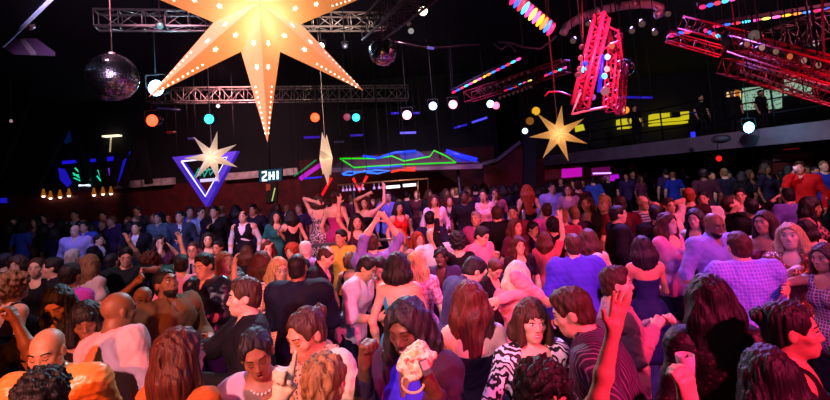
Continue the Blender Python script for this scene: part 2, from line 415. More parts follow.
    for sd in (-1, 1):
        nm = 'R' if sd < 0 else 'L'; hp = hip+V(sd*.085, 0, -.03); y = -st*sd*.12; kn = V(sd*.10, -.03+y*.6, .49); an = V(sd*.115, .03+y, .09)
        lw = bw**.6
        B['l'+nm] = [C_(hp, kn, .088*lw, .058*lw, .04), C_(kn, kn+(an-kn)*.35, .055*lw, .056*lw, .03), C_(kn+(an-kn)*.35, an, .056*lw, .038, .03)]
        B['t'+nm] = [C_(an, an+V(0, .02, -.05), .036, .034, .02), C_(an+V(0, 0, -.055), an+V(sd*.012, -.14, -.065), .034, .022, .02)]
    return J, B

def make_hair(o, J, h):
    st = o.get('hair', 'short'); col = o.get('hc', 'black')
    if st == 'bald': return None, None
    RH, hc = J['RH'], J['hc']; H = lambda x, fr, z: hc+RH@V(x, -fr, z); up = RH@V(0, 0, 1)
    long = {'long': .34, 'wavy': .32, 'vlong': .46, 'bob': .13, 'lob': .20}.get(st, 0)
    th = {'buzz': .004, 'short': .0085, 'crop': .006, 'curly': .032, 'afro': .05, 'bob': .014, 'lob': .015, 'long': .012, 'wavy': .018, 'vlong': .015, 'bun': .009, 'pony': .009, 'updo': .016, 'thin': .005, 'messy': .014}[st]
    base = [E_(H(0, -.016, .034), V(.0745+th, .094+th, .086+th), RH, .01), E_(H(0, -.030, -.03), V(.068+th*.8, .072+th, .07), RH, .02)]
    if st == 'short': base += [E_(H(0, .03, .098), V(.05, .045, .022), RH, .03)]
    ext = []
    wd = V(0, 0, -1)  # gravity
    if long:
        bk = unit(RH@V(0, 1, 0)); bk = unit(V(bk[0], bk[1], 0)) if abs(bk[2]) < .9 else V(0, 1, 0); sdv = unit(RH@V(1, 0, 0)); sdv = unit(V(sdv[0], sdv[1], 0))
        w = .055+th
        wv = st in ('wavy',)
        for q in (-1.0, -.66, -.33, 0, .33, .66, 1.0):
            p0 = H(q*.055, -.055+.03*abs(q), .02); p1 = p0+wd*.10+bk*.03+sdv*q*.03; p2 = p0+wd*(long*(1-.12*abs(q)))+bk*(.045-.02*abs(q))+sdv*q*(.055 if long > .2 else .03)
            ext += [C_(p0, p1, .045+th*.5, .045+th*.5, .03), C_(p1, p2, .045+th*.5, .036 if long > .2 else .04, .03)]
        for q in (-1, 1):
            p0 = H(q*(.066+th*.5), .015, .02); fr = -bk
            p1 = p0+wd*min(long, .14)+sdv*q*.012+fr*.01
            ext += [C_(p0, p1, .024+th*.3, .024+th*.3, .02)]
            if long > .2: ext += [C_(p1, p1+wd*(long-.14)*.8+sdv*q*.02+fr*.02, .028, .02, .02)]
    if st == 'bun': ext += [E_(H(0, -.115, .055), V(.04, .036, .036), RH, .02)]
    if st == 'updo': ext += [E_(H(0, -.07, .085), V(.062, .062, .055), RH, .03)]
    if st == 'pony':
        ext += [E_(H(0, -.11, .04), V(.03, .03, .03), RH, .02), C_(H(0, -.125, .03), H(0, -.14, -.06)+wd*.06, .03, .03, .02), C_(H(0, -.14, -.06)+wd*.06, H(0, -.12, -.1)+wd*.16, .03, .014, .02)]
    prims = base+ext; lo, hi = bounds(prims); F = Fld(lo-.03, hi+.03, h); F.run(prims)
    # strands
    sd = hash_(o['label'])
    if st in ('curly', 'afro', 'updo', 'messy'): F.noise(.012 if st != 'messy' else .008, .045, sd, 6)
    elif st == 'wavy': F.noise(.0055, .045, sd, 5, (1, 1, .5)); 
    elif long or st in ('bun', 'pony'): F.noise(.0042, .03, sd, 5, (1, 1, .12))
    elif st in ('short',): F.noise(.0032, .028, sd, 4, (1, 1, .5))
    # face opening
    fz = .0
    k = .014
    if st in ('bald_top',): pass
    hl = o.get('hl', .012 if st in ('bun', 'pony') else 0)
    fringe = o.get('fringe', 0)
    F.ell(H(0, .088, -.044-(.036 if fringe else 0)+hl), V(.066 if not fringe else .060, .074, .114), RH, k, 's')
    F.ell(H(0, .15, -.02-(.03 if fringe else 0)+hl), V(.062, .075, .085), RH, k, 's')
    if not long and st not in ('curly', 'afro'):
        for q in (-1, 1): F.ell(H(q*.085, .012, -.03), V(.03, .032, .045), RH, .008, 's')
        F.plane(H(0, -.05, -.065), -up*1.0+(RH@V(0, -1, 0))*.55)
    if st in ('thin',):
        F.ell(H(0, .03, .13), V(.045, .085, .05), RH, .02, 's')
    me = F.mesh('hair')
    return me, hairm(col)

def hash_(s):
    v = 7
    for c in s: v = (v*31+ord(c)) % 99991
    return v

def bevel_noise(F, seed, a=1.0):
    F.noise(.0048*a, .11, seed, 5, (1, 1, .8)); F.noise(.0022*a, .045, seed+3, 4)

PEOPLE = []; MISS = []; SPECS = []; BY_LABEL = {}
def solve(o):
    T, hip, nb, RH, hc = head_point(o); z0 = o.get('z0', 0); d = ray(o['x'], o['y']); best = None
    hair_up = {'afro': .04, 'curly': .03, 'updo': .03}.get(o.get('hair', 'short'), .01)
    for i in range(0 if o.get('dep') else 41):
        k = o.get('k') or .90+i*.005
        z = z0+hc[2]*k
        t = (z-CAMZ)/d.z
        if t <= 0: continue
        P = CAM+d*t; s = FPX*(.225+hair_up)*k/P.y
        e = abs(math.log(s/o['s']))+abs(k-1)*.8
        if best is None or e < best[0]: best = (e, k, P, s)
    if best: e, k, P, s = best
    elif not o.get('dep'): raise ValueError('cannot place '+o['label'])
    if o.get('dep'):   # explicit depth: the height follows
        P = at(o['x'], o['y'], o['dep']); k = (P.z-z0)/hc[2]; s = FPX*.24*k/P.y
    MISS.append((round(s/o['s'], 2), round(k, 2), round(P.y, 2), o['x'], o['y'], o['label']))
    R = RZ(rad(o['a'])); off = R@(hc*k)
    base = np.array([P.x-off[0], P.y-off[1], z0])
    return base, k, R, np.array(P)

def person(x, y, s, a, label, **o):
    """head centre pixel x, y; head height s in pixels; a = heading (0 faces the camera, 90 faces the image's +x)"""
    o.update(x=x, y=y, s=s, a=a, label=label); o.setdefault('g', 'm'); o.setdefault('sk', 'l'); SPECS.append(o)
def place(o):
    """where a figure stands, from its depth: (base, k, R, head)"""
    T, hip, nb, RH, hc = head_point(o); z0 = o.get('z0', 0); P = at(o['x'], o['y'], o['D']); k = min(1.16, max(.86, (P.z-z0)/hc[2])); R = RZ(rad(o['a'])); off = R@(hc*k)
    return np.array([P.x-off[0], P.y-off[1], z0]), k, R, np.array([P.x, P.y, z0+hc[2]*k])
CNAME = {'#10101c': 'black', '#1c1430': 'dark violet', '#301828': 'dark plum', '#182048': 'navy', '#2434b0': 'royal blue', '#3c2858': 'purple', '#541c2c': 'wine red', '#0e0c12': 'black', '#282030': 'charcoal', '#3850c0': 'blue', '#6c2c48': 'rose', '#14181c': 'black'}
HNAME = {'lob': 'medium', 'long': 'long', 'bob': 'bobbed', 'short': 'short', 'crop': 'cropped', 'buzz': 'shaved', 'dblonde': 'dark blonde'}
def fill_label(q, colour, region):
    return 'dim figure with %s %s hair in %s %s %s' % (HNAME[q['hair']], HNAME.get(q['hc'], q['hc']), CNAME[colour], 'T-shirt' if q['top'][0] == 'tee' else 'shirt', region), 'dim crowd '+region
def build_crowd():
    n = len(SPECS)
    for o in SPECS:
        D = o.get('dep') or solve(o)[3][1]; z0 = o.get('z0', 0)
        o['lim'] = (1.2, 8.5) if z0 < .1 else ((9.3, 13.2) if not o.get('dep') else (9.3, 20.4)) if z0 < 1 else (14, 18)
        o['D'] = min(max(D, o['lim'][0]), o['lim'][1])
    for it in range(80):
        B_ = np.array([place(o)[0] for o in SPECS]); mv = 0
        for i in range(n):
            for j in range(i):
                if abs(B_[i][2]-B_[j][2]) > 1: continue
                dx, dy = B_[i][0]-B_[j][0], B_[i][1]-B_[j][1]
                need = .40 if max(SPECS[i]['D'], SPECS[j]['D']) < 9 else .36
                if dx*dx+dy*dy < need*need:
                    w = (math.sqrt(max(need*need-dx*dx, 0))-abs(dy))*.3+.004; s = 1 if dy > 0 else -1
                    for o, g in ((SPECS[i], s*w), (SPECS[j], -s*w)):
                        if not o.get('pin'): o['D'] = min(max(o['D']+g, o['lim'][0]), o['lim'][1])
                    mv += 1
        if not mv: break
    protos = []
    for o in SPECS:
        if 'fill' in o and o['fill'] % 10 and protos:
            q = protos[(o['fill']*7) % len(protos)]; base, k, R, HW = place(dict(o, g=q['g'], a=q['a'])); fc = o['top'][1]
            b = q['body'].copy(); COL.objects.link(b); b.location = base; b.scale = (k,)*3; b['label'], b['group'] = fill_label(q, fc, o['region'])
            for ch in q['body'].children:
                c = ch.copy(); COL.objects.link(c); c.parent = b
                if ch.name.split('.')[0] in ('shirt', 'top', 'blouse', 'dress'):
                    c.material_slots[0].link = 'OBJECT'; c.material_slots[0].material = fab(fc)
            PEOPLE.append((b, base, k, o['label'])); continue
        build_person(o)
        if 'fill' in o: protos.append(o); o['body']['label'], o['body']['group'] = fill_label(o, o['top'][1], o['region'])
def build_person(o):
    x, y, s, a, label = o['x'], o['y'], o['s'], o['a'], o['label']
    base, k, R, HW = place(o); dist = HW[1]
    h = min(.024, max(.0062, dist/480*1.0))*o.get('res', 1)
    def tgt(aa):
        P = np.array(at(aa[0], aa[1], HW[1]+aa[2])); return (R.T@(P-base))/k
    J, B = skeleton(o, tgt)
    seed = hash_(label)
    # --- body
    keys = ['torso', 'neck', 'uR', 'uL', 'fR', 'fL', 'hR', 'hL', 'lR', 'lL', 'tR', 'tL', 'head']
    prims = sum([B[q] for q in keys], []); lo, hi = bounds(prims)
    F = Fld(lo, hi, h); F.run(prims); me = F.mesh('person')
    body = link_mesh('person', me, [skin(o['sk'])])
    if dist < 11.5:
        face_bits(o, J, body)
    body.location = base; body.rotation_euler = (0, 0, rad(a)); body.scale = (k, k, k)
    tag(body, label, 'person', o.get('grp', 'crowd on the dance floor'))
    # --- hair
    me, hm = make_hair(o, J, min(h, .014) if dist < 8 else h*.8)
    if me: link_mesh('hair', me, hm, body)
    if o.get('beard'):
        RH, hc = J['RH'], J['hc']; H = lambda x, fr, z: hc+RH@V(x, -fr, z)
        pr = [E_(H(0, .030, -.062), V(.058, .060, .060), RH, .02), E_(H(0, .066, -.09), V(.026, .024, .024), RH, .02)]
        F = Fld(*bounds(pr), h); F.run(pr); F.ell(H(0, .11, -.058), V(.018, .035, .012), RH, .004, 's'); F.ell(H(0, .10, -.012), V(.07, .05, .034), RH, .01, 's')
        F.plane(H(0, 0, -.02), RH@V(0, 0, 1)); mb = F.mesh('beard')
        if mb: link_mesh('beard', mb, hairm(o.get('hc', 'black')), body)
    dress_up(o, J, B, body, h, seed)
    if o.get('specs'): spectacles(J, body)
    if o.get('beads'): necklace(J, body)
    PEOPLE.append((body, base, k, label)); o['J'] = J; o['B'] = B; o['body'] = body
    o['tow'] = lambda p: base+R@(np.asarray(p)*k)
    o['Rw'] = R; BY_LABEL[label] = o
    return o

def face_bits(o, J, body):
    RH, hc = J['RH'], J['hc']; H = lambda x, fr, z: hc+RH@V(x, -fr, z); R3 = Matrix(RH.tolist())
    mb = MB(); me = body.data
    sk = o['sk']; closed = o.get('closed')
    for q in (-1, 1):
        if closed:
            mb.tube([H(q*.018, .0845, -.002), H(q*.030, .0865, -.0055), H(q*.042, .078, -.001)], .0022, 5, 2)
        else:
            mb.ell(H(q*.030, .0765, .002), (.0135, .0115, .0088), R3, 1, 8); mb.ell(H(q*.030, .0845, .002), (.0055, .0042, .0062), R3, 2, 6)
            mb.tube([H(q*.016, .084, .008), H(q*.030, .0885, .0125), H(q*.044, .077, .008)], .0026, 5, 2)
        mb.tube([H(q*.014, .0905, .027), H(q*.030, .0900, .034), H(q*.050, .074, .029)], .0036 if o['g'] == 'm' else .0026, 5, 2)
    lm = 3
    if o.get('open'):
        mb.ell(H(0, .080, -.063), (.016, .010, .012), R3, 2, 8); mb.tube([H(-.012, .088, -.0525), H(0, .0925, -.0535), H(.012, .088, -.0525)], .0035, 5, 4)
        mb.tube([H(-.018, .083, -.058), H(-.009, .0925, -.048), H(0, .0945, -.05), H(.009, .0925, -.048), H(.018, .083, -.058), H(.010, .0915, -.075), H(0, .093, -.0775), H(-.010, .0915, -.075), H(-.018, .083, -.058)], .0042, 6, lm)
    elif o.get('smile'):
        mb.tube([H(-.020, .080, -.057), H(-.010, .0885, -.061), H(0, .0905, -.0625), H(.010, .0885, -.061), H(.020, .080, -.057)], .0044, 6, 4)
        mb.tube([H(-.024, .078, -.054), H(-.011, .090, -.055), H(0, .093, -.0555), H(.011, .090, -.055), H(.024, .078, -.054)], .0036, 6, lm)
        mb.tube([H(-.023, .078, -.056), H(-.011, .089, -.0675), H(0, .092, -.0695), H(.011, .089, -.0675), H(.023, .078, -.056)], .0042, 6, lm)
    else:
        mb.tube([H(-.021, .080, -.060), H(-.010, .0895, -.0575), H(0, .0915, -.059), H(.010, .0895, -.0575), H(.021, .080, -.060)], .0038, 6, lm)
        mb.tube([H(-.017, .082, -.0625), H(0, .0915, -.0665), H(.017, .082, -.0625)], .0046, 6, lm)
    b = len(me.vertices); n0 = len(me.polygons)
    # append the islands to the body mesh
    vs = np.array([tuple(v) for v in mb.v], np.float32); L0 = len(me.loops)
    me.vertices.add(len(vs)); co = np.zeros(len(me.vertices)*3, np.float32); me.vertices.foreach_get('co', co); co[b*3:] = vs.ravel(); me.vertices.foreach_set('co', co)
    idx = np.zeros(L0, np.int32); me.loops.foreach_get('vertex_index', idx); fl = np.concatenate([np.array(f, np.int32) for f in mb.f])+b
    ls = np.zeros(n0, np.int32); me.polygons.foreach_get('loop_start', ls)
    me.loops.add(len(fl)); me.loops.foreach_set('vertex_index', np.concatenate([idx, fl]))
    cnt = np.array([len(f) for f in mb.f]); st = L0+np.concatenate([[0], np.cumsum(cnt)[:-1]])
    me.polygons.add(len(cnt)); me.polygons.foreach_set('loop_start', np.concatenate([ls, st]).astype(np.int32))
    me.polygons.foreach_set('material_index', np.concatenate([np.zeros(n0, np.int32), np.array(mb.m, np.int32)])); me.polygons.foreach_set('use_smooth', np.ones(len(me.polygons), bool))
    me.update(calc_edges=True)
    lipc = {'l': '#a8404a', 't': '#9a3a40', 'b': '#7c2c34', 'd': '#5c2428'}[sk] if o['g'] == 'f' else {'l': '#b4705f', 't': '#94584a', 'b': '#6a3c34', 'd': '#4a2a26'}[sk]
    for m in (mat('eye_white', '#d8d0cc', .25), hairm(o.get('hc', 'black') if o.get('hc') not in ('platinum', 'blonde', 'white', 'grey') else 'brown'), mat('lips_'+lipc[1:], lipc, .35), mat('teeth', '#e8e0d8', .3)):
        me.materials.append(m)

def spectacles(J, body):
    RH, hc = J['RH'], J['hc']; H = lambda x, fr, z: hc+RH@V(x, -fr, z); mb = MB()
    for q in (-1, 1):
        c = [H(q*.030+.021*math.cos(t), .100-.004*abs(math.cos(t)), .001+.015*math.sin(t)) for t in [i*math.pi/6 for i in range(13)]]
        mb.tube(c, .0018, 5); mb.tube([H(q*.051, .098, .003), H(q*.080, .03, .004), H(q*.082, -.01, .0)], .0018, 5)
    mb.tube([H(-.010, .103, .003), H(.010, .103, .003)], .0018, 5)
    mb.build('glasses_frame', mat('black_plastic', '#080808', .3), body)
def necklace(J, body):
    T, nb = J['T'], J['nb']; mb = MB()
    for i in range(25):
        t = math.pi*2*i/25; r = .075; p = nb+T@V(r*math.sin(t), -.012-.098*math.cos(t), .014-.060*max(0, math.cos(t))); mb.ell(p, (.0075,)*3, None, 0, 6)
    mb.build('necklace', mat('pearl', '#d8ccc0', .2), body)

def dress_up(o, J, B, body, h, seed):
    f = o['g'] == 'f'; T, nb, hip = J['T'], J['nb'], J['hip']; t = lambda x, y, z: hip+T@V(x, y, z); upv = T@V(0, 0, 1)
    top = o.get('top', ('shirt', '#222222')); kind, fs = top[0], top[1]; g = {'blazer': .024, 'shirt': .017, 'tee': .014}.get(kind, .009)
    bot = o.get('bot', ('trousers', '#14141c'))
    name = {'blazer': 'jacket', 'shirt': 'shirt', 'tee': 'shirt', 'blouse': 'blouse', 'tank': 'top', 'bare': 'top', 'dress': 'dress', 'bdress': 'dress', 'halter': 'dress', 'vest': 'vest', 'cardigan': 'cardigan', 'oneshoulder': 'top', 'ldress': 'dress'}[kind]
    isdress = kind in ('dress', 'bdress', 'halter', 'ldress')
    pr = grow(B['torso'], g, .06)
    if kind in ('bare', 'bdress', 'halter', 'tank', 'dress'): pr = grow([p for i, p in enumerate(B['torso']) if i != 3 or kind in ('tank', 'dress')], g)
    sl = {'tee': .62, 'blouse': .95}.get(kind)
    for nm in 'RL':
        S, El, W = J['S'+nm], J['E'+nm], J['W'+nm]; q = (.9 if f else 1.05)*o.get('fat', 1)**.7
        if kind in ('shirt', 'blazer', 'cardigan', 'ldress'):
            cut = o.get('sl', .95)
            pr += [E_(S, V(.056, .056, .056)*q+g, None, .05), C_(S, El, .052*q+g, .042*q+g*.8, .04), C_(El, El+(W-El)*cut, .042*q+g*.8, .031+g*.7, .02)]
        elif sl:
            pr += [E_(S, V(.056, .056, .056)*q+g, None, .05), C_(S, S+(El-S)*sl, .052*q+g, .046*q+g*1.2, .04)]
            if sl > .9: pr += [C_(El, El+(W-El)*.35, .045+g, .045+g, .03)]
        elif kind in ('oneshoulder',) and nm == 'R': pr += [C_(S, S+(El-S)*.2, .052*q+g, .05*q+g, .04)]
    # hem
    if kind in ('shirt', 'tee', 'blouse', 'cardigan', 'blazer', 'tank', 'bare', 'vest', 'oneshoulder'):
        hem = {'blazer': .80, 'cardigan': .74}.get(kind, .86); gg = g*1.1
        pr += [C_(V(-.05, 0, .93), V(-.05, 0, hem), .118*o.get('fat', 1)+gg*.4, .12*o.get('fat', 1)+gg*.5, .06), C_(V(.05, 0, .93), V(.05, 0, hem), .118*o.get('fat', 1)+gg*.4, .12*o.get('fat', 1)+gg*.5, .06)]
    if isdress:
        kz = .52 if kind != 'maxi' else .2
        for q in (-.07, 0, .07): pr += [C_(V(q, 0, .92), V(q*1.5, 0, kz), .115, .11, .08)]
    if kind in ('shirt', 'blazer') or o.get('collar'):
        pr += [C_(nb-T@V(0, -.012, .03), nb+T@V(0, -.004, .042), .070+g*.3, .062+g*.2, .015)]
    lo, hi = bounds(pr); F = Fld(lo, hi, h); F.run(pr)
    bevel_noise(F, seed, (.7 if o.get('fat', 1) > 1.12 else 1)*{'blazer': .8, 'shirt': 1.25, 'tee': 1.0}.get(kind, .7))
    # openings
    if kind in ('shirt',):
        F.cone(nb-T@V(0, -.004, .0), J['hc'], .058, .062, .008, 's'); F.cone(nb+T@V(0, -.085, .05), nb+T@V(0, -.120, -.075), .048, .008, .01, 's')
    elif kind == 'blazer':
        F.cone(nb-T@V(0, -.004, .005), J['hc'], .064, .066, .008, 's'); F.cone(nb+T@V(0, -.10, .03), nb+T@V(0, -.155, -.24), .075, .012, .01, 's')
    elif kind == 'cardigan':
        F.cone(nb-T@V(0, -.004, .005), J['hc'], .074, .08, .008, 's'); F.cone(nb+T@V(0, -.12, .03), nb+T@V(0, -.19, -.50), .10, .085, .01, 's')
    elif kind == 'vest':
        F.cone(nb-T@V(0, -.004, .005), J['hc'], .08, .09, .008, 's'); F.cone(nb+T@V(0, -.10, .03), nb+T@V(0, -.155, -.20), .075, .01, .01, 's')
    elif kind == 'tee':
        F.cone(nb-T@V(0, 0, .012), J['hc'], .068, .075, .008, 's')
        if f or o.get('v'): F.ell(nb+T@V(0, -.10, .0), V(.075, .06, .085), T, .01, 's')
    elif kind in ('blouse', 'ldress'):
        F.cone(nb-T@V(0, 0, .02), J['hc'], .085, .085, .008, 's'); F.ell(nb+T@V(0, -.10, -.01), V(.095, .07, .105), T, .01, 's')
    elif kind in ('bare', 'bdress'):
        F.plane(nb+T@V(0, 0, -.135), unit(T@V(0, .25, 1)))
    elif kind == 'oneshoulder':
        F.plane(nb+T@V(0, 0, -.09), unit(T@V(.55, 0, 1)))
    elif kind in ('tank', 'dress', 'halter'):
        for q in (-1, 1): F.ell(nb+T@V(q*.205, 0, -.02), V(.10, .16, .125), T, .01, 's')
        F.cone(nb-T@V(0, 0, .02), J['hc'], .078, .08, .008, 's'); F.ell(nb+T@V(0, -.09, -.01), V(.07, .07, .10), T, .01, 's')
        F.ell(nb+T@V(0, .10, -.03), V(.10, .085, .14 if kind != 'halter' else .26), T, .01, 's')
    me = F.mesh(name)
    if me: link_mesh(name, me, fab(fs), body)
    if kind == 'halter':
        mb = MB()
        for q in (-1, 1): mb.tube([nb+T@V(q*.06, -.10, -.11), nb+T@V(q*.06, -.03, .0), nb+T@V(q*.02, .058, .0)], .009, 6)
        mb.build('strap', fab(fs), body)
    inn = o.get('inner')
    if inn:
        pr = grow(B['torso'], min(.010, g*.55), .06)+[C_(nb-T@V(0, -.012, .03), nb+T@V(0, -.004, .046), .068, .058, .015)]
        if kind == 'vest':
            for nm in 'RL':
                S, El, W = J['S'+nm], J['E'+nm], J['W'+nm]; pr += [C_(S, El, .062, .05, .04), C_(El, El+(W-El)*.9, .05, .042, .02)]
        lo, hi = bounds(pr); F = Fld(lo, hi, h); F.run(pr); F.noise(.002, .06, seed)
        F.cone(nb-T@V(0, -.004, .0), J['hc'], .054, .06, .008, 's')
        deep = o.get('ideep', .05); F.cone(nb+T@V(0, -.085, .05), nb+T@V(0, -.13, -deep), .05, .012, .01, 's')
        me = F.mesh('shirt'); link_mesh('shirt', me, fab(inn), body)
    if o.get('tie'):
        mb = MB(); a, b = t(-.0, -.112, .455), t(0, -.135, .12)
        mb.slab([t(-.02, -.125, .47), t(.02, -.125, .47), t(.012, -.150, .43), t(.032, -.150, .14), t(0, -.148, .10), t(-.032, -.150, .14), t(-.012, -.150, .43)], T@V(0, 1, 0), .01)
        mb.build('necktie', fab(o['tie']), body)
    # scarf
    if o.get('scarf'):
        pr = [C_(nb+T@V(-.10, 0, .01), nb+T@V(0, -.10, -.03), .046, .05, .02), C_(nb+T@V(.10, 0, .01), nb+T@V(0, -.10, -.03), .046, .05, .02), C_(nb+T@V(-.09, 0, .01), nb+T@V(0, .07, .03), .036, .034, .02), C_(nb+T@V(.09, 0, .01), nb+T@V(0, .07, .03), .036, .034, .02),
              C_(nb+T@V(.03, -.12, -.04), t(.06, -.17, .10), .055, .065, .03), C_(nb+T@V(-.03, -.12, -.04), t(-.05, -.16, .2), .045, .05, .03)]
        F = Fld(*bounds(pr), h); F.run(pr); F.noise(.008, .05, seed, 6); link_mesh('scarf', F.mesh('scarf'), fab(o['scarf']), body)
    # lower half
    bk, bf = bot
    if not isdress:
        if bk == 'trousers':
            pr = grow(B['torso'][:1], .012)+grow(B['lR']+B['lL'], .016, .02); F = Fld(*bounds(pr), max(h, .012)); F.run(pr); F.plane(V(0, 0, 1.02), V(0, 0, 1)); F.plane(V(0, 0, .075), V(0, 0, -1))
        else:
            pr = grow(B['torso'][:1], .012)+[C_(V(q, 0, .90), V(q*1.2, 0, .55), .118, .105, .08) for q in (-.06, 0, .06)]; F = Fld(*bounds(pr), max(h, .012)); F.run(pr); F.plane(V(0, 0, 1.02), V(0, 0, 1)); F.plane(V(0, 0, .52), V(0, 0, -1))
        F.noise(.003, .08, seed+5); me = F.mesh(bk); link_mesh(bk, me, fab(bf), body)
    # shoes
    hs = max(h, .012)
    for nm in 'RL':
        pr = grow(B['t'+nm], .010); a, b = B['t'+nm][1]['a']['a'], B['t'+nm][1]['a']['b']; pr.append(C_(a+V(0, .03, -.012), b+V(0, -.01, -.004), .03, .026, .02))
        F = Fld(*bounds(pr), hs); F.run(pr); F.plane(V(0, 0, .085), V(0, 0, 1)); F.plane(V(0, 0, .001), V(0, 0, -1)); me = F.mesh('shoe')
        if me: link_mesh('shoe', me, mat('shoe_leather', '#0c0a0a', .35), body)
# ------------------------------------------------------------------ the room
def struct(name, mb, m, parent=None):
    o = mb.build(name, m, parent)
    if parent is None: o['kind'] = 'structure'
    return o
redwall = textured('red_wall', '#5c1018', '#40090f', 3, .8, bump=.1)
dark = mat('black_paint', '#08070b', .8)
struct('floor', MB().box((2, 9, -.05), (34, 30, .1)), textured('dance_floor', '#3a2440', '#241428', 4, .22, bump=.02))
struct('floor_tier', MB().box((2, 15.95, .21), (34, 14.0, .418)), textured('tier_carpet', '#2a1420', '#180a12', 20, .9))
struct('ceiling', MB().box((2, 9, 6.3), (34, 30, .2)), textured('ceiling_tiles', '#14121c', '#242030', 1.6, .85, 'brick', stretch=(1, 1, 1), bump=.1))
struct('wall_left', MB().box((-15, 9, 3.1), (.2, 30, 6.4)), mat('dark_red_wall', '#2a0a10', .85))
struct('wall_right', MB().box((19, 9, 3.1), (.2, 30, 6.4)), redwall)
struct('wall_front', MB().box((2, -6, 3.1), (34, .2, 6.4)), dark)
BY = 17.0
def wx(px, Y): return at(px, 190, Y).x
zt = 3.02
struct('wall_back', MB().box(((-15+wx(300, BY))/2, BY+.1, zt/2), (wx(300, BY)+15, .2, zt)), redwall)
struct('wall_back_upper', MB().box(((-15+wx(500, BY))/2, BY+.12, 4.65), (wx(500, BY)+15, .2, 3.26)), mat('upper_black', '#0a0a14', .9))
struct('wall_back_far', MB().box(((wx(500, BY)+19)/2, 22, 3.1), (19-wx(500, BY), .2, 6.4)), mat('upper_black', '#0a0a14', .9))
struct('wall_back_side', MB().box((wx(500, BY), 19.5, 3.1), (.15, 5, 6.4)), mat('upper_black', '#0a0a14', .9))
struct('wall_back_centre', MB().box(((wx(300, BY)+wx(500, BY))/2, BY+.1, 1.75), (wx(500, BY)-wx(300, BY), .2, 3.5)), textured('wine_wall', '#4a0c14', '#2c0810', 2, .8))
struct('wall_back_bar', MB().box(((wx(500, 21)+19)/2, 21.1, 1.6), (19-wx(500, 21), .2, 3.2)), redwall)
# pale ledge running along the top of the red wall
for i, (a, b) in enumerate(((117, 143), (146, 176), (228, 300))):
    struct('trim_%d' % (i+1), MB().box(((wx(a, BY)+wx(b, BY))/2, BY-.06, zt+.10), (wx(b, BY)-wx(a, BY), .3, .24)), textured('pale_ledge', '#d8ccd0', '#a89aa0', 5, .7))
# leaning dark wall beams at the upper left
for i, (a, b, c, d, Y) in enumerate(((70, 118, 36, 188, 15), (72, 118, 86, 184, 15.2), (96, 140, 107, 186, 15.4), (120, 152, 112, 186, 15), (140, 140, 122, 186, 15.3), (142, 140, 149, 184, 15.6), (30, 96, -4, 180, 14))):
    struct('trim_%d' % (i+10), MB().tube([at(a, b, Y), at(c, d, Y)], .13, 4, smooth=False), mat('beam_black', '#100e16', .6))
# a big dark bulkhead above the camera's left side
pts = [at(52, -2, 4.2), at(3, 46, 5.4), at(-60, 46, 5.4), at(-60, -60, 3.6), at(20, -60, 3.6)]
struct('ceiling_bulkhead', MB().slab(pts, (0, .3, 1), .5), mat('bulkhead', '#0d0b12', .5))
struct('trim_20', MB().tube([at(52.5, -2, 4.18), at(3, 46, 5.38)], .018, 6), mat('edge_highlight', '#b8c8f0', .4))  # pale tube paints the light caught along the bulkhead edge
# upper mezzanine on the right
def balc(d):   # point on the balcony's front line at depth d
    return Vector((9.25-(d-10.7)*.353, d, 0))
A, Bp = balc(23), balc(5.0)
grey = textured('fascia_paint', '#6c6070', '#5a505e', 2, .7)
nrm = Vector((.94, .333, 0))
struct('slab_mezzanine', MB().slab([A+Vector((0, 0, 2.69)), Bp+Vector((0, 0, 2.69)), Vector((19, 5, 2.69)), Vector((19, 23, 2.69))], (0, 0, 1), .38), mat('mezzanine_dark', '#141018', .8))
struct('trim_fascia', MB().slab([A+Vector((0, 0, 2.67)), Bp+Vector((0, 0, 2.67)), Bp+Vector((0, 0, 3.10)), A+Vector((0, 0, 3.10))], -nrm, .06), grey)
# dark wall and back wall of the mezzanine
struct('wall_mezzanine', MB().slab([Vector((4.6, 20.6, 3.1)), Vector((19, 20.6, 3.1)), Vector((19, 20.6, 6.2)), Vector((4.6, 20.6, 6.2))], (0, 1, 0), .1), mat('mezz_wall', '#0e1018', .8))
# front posts and rail of the mezzanine
mb = MB()
r = empty('balcony_railing', balc(13)+Vector((0, 0, 3.1))); tag(r, 'thin dark balustrade along the grey mezzanine edge', 'railing')
for zz in (3.45, 3.8, 4.12): mb.tube([A+Vector((.03, .01, zz)), Bp+Vector((.03, .01, zz))], .018, 6)
o = mb.build('rail', mat('dark_steel', '#15151c', .35, metal=.6), r); o.matrix_parent_inverse = Matrix.Translation(-r.location)
for d in [7+i*1.6 for i in range(10)]:
    p = balc(d)+Vector((.03, .01, 0)); o = MB().tube([p+Vector((0, 0, 3.05)), p+Vector((0, 0, 4.14))], .025, 6).build('post', _M['dark_steel'], r); o.matrix_parent_inverse = Matrix.Translation(-r.location)

